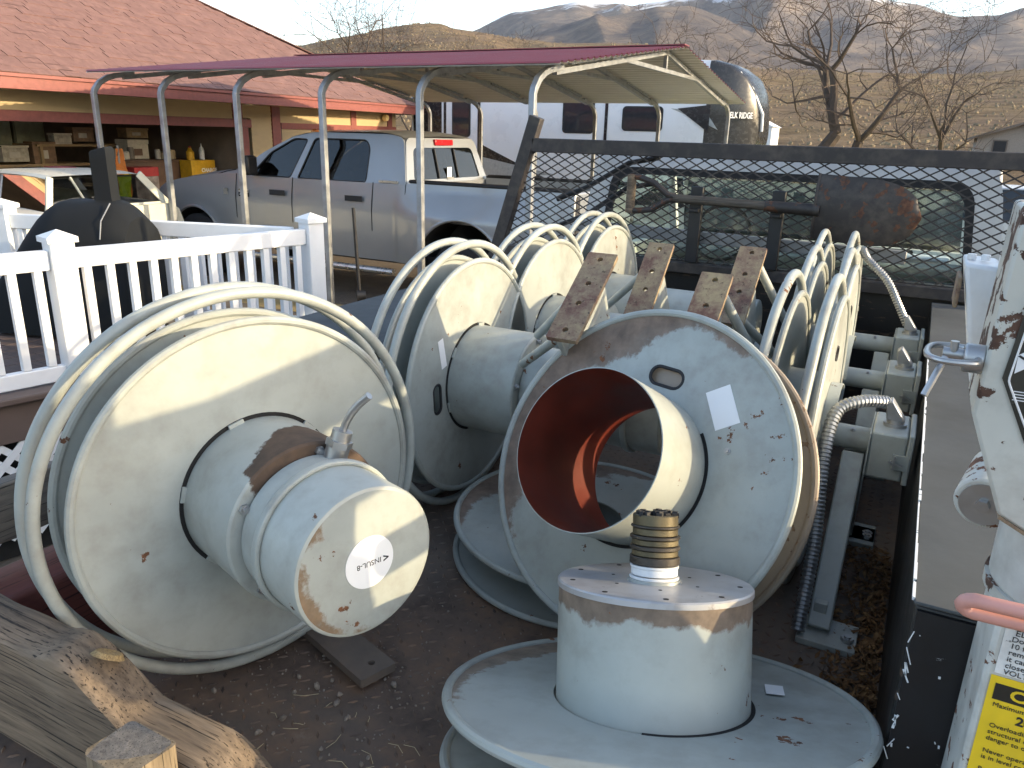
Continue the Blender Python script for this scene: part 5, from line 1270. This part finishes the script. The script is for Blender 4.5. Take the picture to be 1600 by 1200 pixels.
# --- the two rusty-footed stands lying between the rows
for (x, y, z, st_), lab in (((-.42, 1.98, 1.305, (0, -.62, .78)), 'slip ring stand with a cream and brown upturned foot plate, between the rows'),
                            ((-.42, 2.40, 1.325, (0, -.64, .77)), 'slip ring stand with a purple-brown upturned foot plate, behind the cream one')):
    r = thing('slip_ring_stand', lab, 'reel stand', mat=frame((1, 0, 0), -Vector(st_), (x, y, z)), group='slip ring stands between the reel rows')
    M().prism([(-.135, -.375), (.135, -.375), (.085, .0), (.04, .10), (-.04, .10), (-.085, .0)], lambda p, q, t: (t, p, q), -.006, .006).obj('stand_web', GR, r, bevel=.002)
    foot_plate(r, 0, .385)
    barrel(r, -.14, -.01, .085, GR, 'slip_ring_cover', band=-.09)
    barrel(r, .01, .06, .085, GR, 'bearing_barrel')
    for s_ in (-1, 1): M().cyl((.02, s_*.10, -.36), (.11, s_*.06, -.15), .012, n=12).obj('brace_tube', GR, r)

# --- reel leaning in the middle: open drum, red oxide inside
r4 = thing('cable_reel', 'grey reel with wide open drum painted red inside, leaning among the others', 'reel', mat=frame((-.231, -.849, .474), (0, .4, .9), (-.455, 1.418, 1.35)), group=GRP)
flange(r4, 0, MT['reel_mud'], MT['reel_chip'], slots=((82, .20, .078, .040),), hub=.160)
flange(r4, -.108, MT['reel_dust'], MT['reel_dust'], hub=.160)
M().lathe([(-.12, .1605), (.186, .1605), (.1865, .1585)], 96).obj('open_drum', MT['reel_clean'], r4)
M().lathe([(.1862, .1585), (-.12, .1580)], 96).obj('drum_lining', MT['oxide'], r4)
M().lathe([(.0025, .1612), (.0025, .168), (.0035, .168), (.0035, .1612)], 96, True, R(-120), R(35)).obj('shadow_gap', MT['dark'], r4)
label_tag(r4, .0028, .165, .153, .052, .082, 28)
bolt(r4, (.002, .195, .07), (1, 0, 0), .007, .002)
M().box((-.012, .028, .198), (.002, .11, .07)).obj('slot_mud', MT['reel_dust'], r4)

# --- reel lying flat behind it
r5 = thing('cable_reel', 'grey reel lying flat on the bed under the leaning open drum', 'reel', mat=frame((.03, -.02, 1), (0, 1, 0), (-.672, 1.72, 1.036)), group=GRP)
flange(r5, 0, MT['reel_mud'], GR); flange(r5, -.098, GR)
M().lathe([(-.098, .15), (0, .15)], 64).obj('drum_core', GR, r5)

# --- front reel lying down, drum up, with its slip ring stack
r6 = thing('cable_reel', 'grey reel lying down with upright drum and a brass slip ring stack on top', 'reel', mat=frame((-.160, .318, .935), (1, .2, 0), (-.270, 1.046, 1.118)), group=GRP)
flange(r6, 0, MT['reel_mud2'] if 'reel_mud2' in MT else GR, MT['reel_chip'], hub=.162); flange(r6, -.095, GR)
M().lathe([(-.095, .15), (0, .15)], 64).obj('drum_core', GR, r6)
M().lathe([(-.01, .158), (.182, .158)], 96).obj('upright_drum', MT['reel_band'], r6)
M().lathe([(.182, .1575), (.182, .1605), (.190, .1605), (.1925, .158), (.1925, .034)], 96).obj('drum_lid', MT['reel_top'] if 'reel_top' in MT else MT['reel_clean'], r6)
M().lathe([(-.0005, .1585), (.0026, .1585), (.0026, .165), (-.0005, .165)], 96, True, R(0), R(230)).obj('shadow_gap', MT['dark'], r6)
for k in range(9):
    a = R(k*40+12); M().cyl((.1925, .138*math.cos(a), .138*math.sin(a)), (.1932, .138*math.cos(a), .138*math.sin(a)), .0045, n=10).obj('screw_hole', MT['dark'], r6, smooth=False)
for k in range(6):
    a = R(k*60+12); M().cyl((.1925, .075*math.cos(a), .075*math.sin(a)), (.1931, .075*math.cos(a), .075*math.sin(a)), .003, n=8).obj('screw_hole', MT['dark'], r6, smooth=False)
M().lathe([(.1925, .045), (.197, .044), (.197, .03)], 48).obj('boss', MT['reel_clean'], r6)
ss = M().lathe([(.19, .030), (.296, .030), (.296, .0001)], 40).obj('slip_ring_core', MT['blackring'], r6)
for x0, x1, r_, mt, nm in ((.206, .211, .041, 'white', 'collar'), (.213, .226, .0385, 'white', 'collar'), (.226, .231, .040, 'white', 'collar'),
                           (.233, .247, .0415, 'blackring', 'insulator'), (.248, .258, .0385, 'brass', 'contact_ring'), (.259, .266, .0415, 'blackring', 'insulator'), (.267, .277, .0385, 'brass', 'contact_ring'),
                           (.278, .284, .0415, 'blackring', 'insulator'), (.285, .297, .0375, 'brass', 'contact_ring'), (.298, .302, .0405, 'blackring', 'insulator'), (.302, .321, .0375, 'brass', 'contact_ring')):
    x0 = .197+(x0-.206)*.92; x1 = .197+(x1-.206)*.92
    M().lathe([(x0, .028), (x0, r_-.001), (x0+.001, r_), (x1-.001, r_), (x1, r_-.001), (x1, .028)], 48).obj(nm, MT[mt], ss)
crust = M(); rn = random.Random(4)
for k in range(40):
    a = rn.random()*6.28; q = rn.uniform(.012, .034); crust.box((.302+rn.random()*.004, q*math.cos(a), q*math.sin(a)), (.008, .009, .007), Matrix.Rotation(rn.random()*3, 3, 'X'))
tag(crust.obj('burnt_crust', MT['rubber'], ss, smooth=False), kind='stuff')
label_tag(r6, .0026, .0, .0, .05, .03, 0).matrix_local = Matrix.Translation((.003, -.10, .20))
# ------------------------------------------------------------------ the little bed crane on the right
MT['pink'] = paint('salmon dipped handle', (.62, .30, .25), rough=.5, chips=.31, chip_scale=8, rust=(.10, .06, .06))
MT['yellow'] = paint('yellow caution decal', (.80, .56, .02), rough=.45, chips=.25, dirt=.12)
MT['decalw'] = paint('white warning decal', (.72, .73, .72), rough=.5, chips=.30, chip_scale=14, rust=(.12, .12, .12))
MT['signb'] = plain('black sign face', (.035, .035, .03), .25, mottle=.4, scale=6)
cr_ = thing('bed_crane', 'chipped white bed crane with yellow caution decal at the right rear corner', 'crane', (.235, 1.0, FZ))
def cm(mb, nm, mat, parent=None, **k): mb.v = [(p[0]-.235, p[1]-1.0, p[2]-FZ) for p in mb.v]; return mb.obj(nm, mat, parent or cr_, **k)
YF = .935                                                     # rear face of the column
col_ = cm(M().bb((.148, YF, FZ-.3), (.36, 1.07, 1.505)), 'column', MT['craneW'], bevel=.006)
cm(M().cyl((.245, 1.0, 1.506), (.245, 1.0, 1.60), .108, n=40), 'pivot_collar', MT['craneW'], bevel=.01)
cm(M().cyl((.245, 1.0, 1.500), (.245, 1.0, 1.513), .112, n=40), 'pivot_seam', MT['craneF'])
dw = cm(M().bb((.158, YF-.0016, 1.418), (.355, YF-.0006, 1.496)), 'warning_decal', MT['decalw'], col_, smooth=False)
cm(M().bb((.175, YF-.0024, 1.490), (.355, YF-.0017, 1.4965)), 'red_heading', plain('faded red', (.42, .05, .05), .5), col_, smooth=False)
dy = cm(M().bb((.156, YF-.0016, 1.12), (.355, YF-.0006, 1.414)), 'caution_decal', MT['yellow'], col_, smooth=False)
cm(M().bb((.162, YF-.0022, 1.383), (.350, YF-.0017, 1.405)), 'black_bar', MT['signb'], col_, smooth=False)
def ct(s, x, z, size, mat=None, bold=0.0, y=YF-.0024, sx=1.0): return text(s, size, mat or MT['print'], col_, 'lettering', Matrix(((1, 0, 0, x-.235), (0, 0, -1, y-1.0), (0, 1, 0, z-FZ), (0, 0, 0, 1))), .0002, 'LEFT', bold, sx=sx)
for i, (s, sz) in enumerate((('THIS MACHINE CAN CAUSE', .0085), ('ELECTROCUTION HAZARD', .0105), ('Do not operate within', .0095), ('10 feet of HIGH VOLTAGE', .0095), ('remember, accidents', .0095), ('it can be prevented. No', .0095), ('closer than 10 feet to', .0095), ('VOLTAGE LINES', .0095))):
    ct(s, .166+.002*(i == 1), 1.484-i*.0088, sz)
ct('CAUTION', .178, 1.394, .020, MT['yellow'], .0006, YF-.0026, 1.15)
ct('Maximum lifting capacity', .164, 1.376, .0085); ct('2000 LBS', .190, 1.362, .0165, bold=.0004)
for i, s in enumerate(('Overloading this crane may cause', 'structural collapse and result in', 'danger to operating personnel', '', 'Never operate crane unless truck', 'is in level condition', '', 'Position the boom tip directly above', 'the load before lifting to prevent', 'swing-out and possible loss of', 'stability.', '', 'Never "choke" the lift cable around', 'the load. Always use a sling or', 'lifting device.', '', 'Always maintain 4-5 wraps of cable', 'on the winch drum.', '', 'Inspect cable and hook before each', 'operation.')):
    if s: ct(s, .166, 1.347-i*.0092, .0086)
# mast head: two plates and a cheek, rusty along the edge
hp = [(.084, 1.945), (.40, 1.955), (.40, 1.60), (.155, 1.597), (.124, 1.612), (.079, 1.722)]
cm(M().prism(hp, lambda a, b_, t: (a, t, b_), .935, 1.06), 'mast_head', MT['craneF'], bevel=.004)
sp_ = [(.0985, 1.768), (.107, 1.862), (.40, 1.95), (.40, 1.66), (.132, 1.700)]
sg = cm(M().prism(sp_, lambda a, b_, t: (a, t, b_), .9325, .9345), 'name_plate', MT['signb'], smooth=False)
fr3 = [Vector((a, .9318, b_)) for a, b_ in rpoly([(.1045, 1.766), (.112, 1.855), (.395, 1.94), (.395, 1.668), (.1345, 1.708)], .004, 2)]
mb = M(); mb.tube(fr3, .0011, 4, True); cm(mb, 'plate_border', MT['label'], smooth=False)
bandp = [(.108, 1.775), (.108, 1.795), (.27, 1.925), (.27, 1.903)]
cm(M().prism(bandp, lambda a, b_, t: (a, t, b_), .9312, .9324), 'name_band', MT['label'], smooth=False)
an = math.atan2(.130, .162)
text('WESTERN MULE', .0185, MT['print'], cr_, 'lettering', Matrix(((math.cos(an), -math.sin(an), 0, .1125-.235), (0, 0, -1, .9308-1.0), (math.sin(an), math.cos(an), 0, 1.7885-FZ), (0, 0, 0, 1))), .0002, bold=.0003)
for k, (x, z) in enumerate(((.116, 1.755), (.132, 1.745), (.150, 1.735))):
    text(('III', 'NIN', 'HIN')[k] if False else '||||', .012, MT['label'], cr_, 'faded_print', Matrix(((0, -1, 0, x-.235), (0, 0, -1, .9320-1.0), (1, 0, 0, z-FZ-.01), (0, 0, 0, 1))), .0002)
cm(M().prism([(.1245, 1.609), (.155, 1.594), (.40, 1.597), (.40, 1.600), (.155, 1.5975), (.126, 1.612)], lambda a, b_, t: (a, t, b_), .933, 1.062), 'rusty_edge', MT['rusty'], smooth=False)
# boom tip bracket beyond the head
cm(M().prism([(.058, 1.842), (.108, 1.838), (.118, 1.66), (.098, 1.66)], lambda a, b_, t: (a, t, b_), 1.28, 1.40), 'boom_tip', MT['cab'], bevel=.006)
cm(M().bb((.10, 1.06, 1.79), (.20, 1.30, 1.86)), 'boom_link', MT['cab'], bevel=.006)
cm(M().bar((.31, 1.065, 1.80), (.31, 1.95, 1.94), .10, .15), 'shade_boom', MT['craneW'], bevel=.006)  # unseen boom length, added to cast a shade strip on the rear left reel
cm(M().bb((.054, 1.285, 1.775), (.060, 1.36, 1.82)), 'rusty_flap', MT['rusty'], bevel=.002)
for x in (.068, .086): cm(M().cyl((x, 1.33, 1.842), (x, 1.33, 1.850), .006, n=8), 'bolt', MT['cab'])
# winch roller
rl = M(); rl.cyl((.150, 1.20, 1.570), (.128, 1.10, 1.555), .036, n=32); cm(rl, 'winch_roller', MT['craneW'], bevel=.003)
rl = M(); rl.cyl((.128, 1.099, 1.555), (.1275, 1.0965, 1.5548), .029, n=32); cm(rl, 'roller_cap', MT['zinc'])
rl = M(); rl.cyl((.1275, 1.097, 1.555), (.126, 1.090, 1.554), .009, n=6); cm(rl, 'roller_bolt', MT['zinc'])
# hook ring on the head's cheek
rn_ = M(); ringp = []
for a, r_, in ((.071, -.034), (.045, -.040), (.030, -.028), (.0265, .0), (.032, .030), (.048, .040), (.069, .036), (.0755, .012), (.0755, -.018)): ringp.append((a-.002, .955+r_, 1.782))
ringq = []
for i in range(len(ringp)):
    p0, p1, p2, p3 = [Vector(ringp[(i+k) % len(ringp)]) for k in (-1, 0, 1, 2)]
    for q in range(6): t = q/6; ringq.append(.5*((2*p1)+(p2-p0)*t+(2*p0-5*p1+4*p2-p3)*t*t+(3*p1-p0-3*p2+p3)*t**3))
rn_.tube(ringq, .0036, 10, True); cm(rn_, 'hook_ring', MT['zinc'])
cm(M().cyl((.060, .955, 1.780), (.082, .955, 1.780), .016, n=20), 'swivel_boss', MT['zinc'], bevel=.003)
cm(M().cyl((.040, .955, 1.782), (.062, .955, 1.782), .007, n=14), 'swivel_pin', MT['zinc'])
cm(M().cyl((.050, .953, 1.776), (.050, .953, 1.797), .0045, n=10), 'latch_pin', MT['zinc'])
cm(M().tube([(.043, .94, 1.780), (.037, .925, 1.765), (.031, .915, 1.748), (.029, .912, 1.742)], .004, 8), 'hook_tongue', MT['zinc'])
# salmon handle
hq = [(.40, .846, 1.556), (.25, .846, 1.553), (.125, .847, 1.549), (.112, .8475, 1.5485), (.106, .848, 1.5465), (.1025, .849, 1.5435), (.1012, .850, 1.540), (.1025, .851, 1.5365), (.106, .852, 1.5335), (.112, .853, 1.5315), (.25, .853, 1.535), (.40, .853, 1.538)]
cm(M().tube(hq, .0078, 12), 'grip_handle', MT['pink'])

board('timber_block', 'short timber block wedged under the near edge of the front reel', 'block', (-.42, .735, 1.005), (-.12, .735, 1.005), .09, .165, MT['grey_wood'], 21)
# ------------------------------------------------------------------ litter on the bed
rn = random.Random(77)
lv = M()
for k in range(1500):
    x = .075-abs(rn.gauss(0, .055))-.004; y = rn.uniform(1.25, 2.15); 
    if x < -.11: continue
    z = FZ+.003+rn.random()*.022*max(.1, 1-abs(x-.03)/.08); s_ = rn.uniform(.006, .016)
    rot = Euler((rn.gauss(0, .5), rn.gauss(0, .5), rn.random()*6.28)).to_matrix(); p = Vector((x, y, z))
    lv.add([p+rot @ Vector(q) for q in ((-s_, 0, 0), (-s_*.2, s_*.35, .002), (s_, 0, .004), (-s_*.2, -s_*.35, .002))], [(0, 1, 2), (0, 2, 3)])
m, n, l, b = newmat('dry leaves'); v = coords(n, l, rnd=False)
l.new(ramp(n, l, noise(n, l, v, 55, 3), [(.3, (.06, .03, .014)), (.5, (.17, .085, .03)), (.7, (.32, .19, .08))]), b.inputs['Base Color']); b.inputs['Roughness'].default_value = .85
tag(lv.obj('dry_leaves', m, smooth=False), 'drift of brown dry leaves along the right side box on the bed', 'leaves', kind='stuff')
gv = M()
for k in range(1100):
    big = k < 26
    x, y = (rn.uniform(-1.15, -.72), rn.uniform(.72, 1.1)) if k < 150 else (rn.uniform(-1.3, .05), rn.uniform(.6, 1.6)); s_ = rn.uniform(.005, .010) if big else rn.uniform(.0012, .0035)
    rot = Euler((rn.random()*6, rn.random()*6, rn.random()*6)).to_matrix(); p = Vector((x, y, FZ+s_*.5))
    g_ = (1+5**.5)/2; q = [Vector(a).normalized() for a in ((-1, g_, 0), (1, g_, 0), (-1, -g_, 0), (1, -g_, 0), (0, -1, g_), (0, 1, g_), (0, -1, -g_), (0, 1, -g_), (g_, 0, -1), (g_, 0, 1), (-g_, 0, -1), (-g_, 0, 1))]; q = [p+rot @ (Vector((a.x, a.y*.8, a.z*.65))*s_*rn.uniform(.75, 1.15)) for a in q]
    gv.add(q, [(0, 11, 5), (0, 5, 1), (0, 1, 7), (0, 7, 10), (0, 10, 11), (1, 5, 9), (5, 11, 4), (11, 10, 2), (10, 7, 6), (7, 1, 8), (3, 9, 4), (3, 4, 2), (3, 2, 6), (3, 6, 8), (3, 8, 9), (4, 9, 5), (2, 4, 11), (6, 2, 10), (8, 6, 7), (9, 8, 1)])
tag(gv.obj('gravel', plain('pale grit', (.24, .20, .165), .95, mottle=.4, scale=60), smooth=False), 'scattered grit and small stones on the rusty bed floor', 'gravel', kind='stuff')
sw2 = M()
for k in range(26):
    x, y = (rn.uniform(-1.0, -.55), rn.uniform(.68, .95)); a = rn.random()*3.14; L = rn.uniform(.012, .05)
    sw2.tube([(x, y, FZ+.004), (x+L*.5*math.cos(a), y+L*.5*math.sin(a), FZ+.007), (x+L*math.cos(a+.3), y+L*math.sin(a+.3), FZ+.004)], .0006, 4)
tag(sw2.obj('straw', plain('pale straw', (.48, .40, .24), .8), smooth=False), 'pale straw bits caught near the broken plank on the bed', 'straw', kind='stuff')
# ------------------------------------------------------------------ thin valley haze
hz = M(); hz.bb((-5600, -5600, -3.0), (5600, 5600, 1250))
m = bpy.data.materials.new('valley haze'); m.use_nodes = True; n, l = nt(m)
n.remove(n['Principled BSDF']); pv = n.new('ShaderNodeVolumePrincipled'); pv.inputs['Color'].default_value = (.86, .90, 1.0, 1); pv.inputs['Density'].default_value = .000034; pv.inputs['Anisotropy'].default_value = .2
l.new(pv.outputs[0], n['Material Output'].inputs['Volume'])
tag(hz.obj('haze', m, smooth=False), 'thin pale haze over the valley', 'haze', kind='stuff')
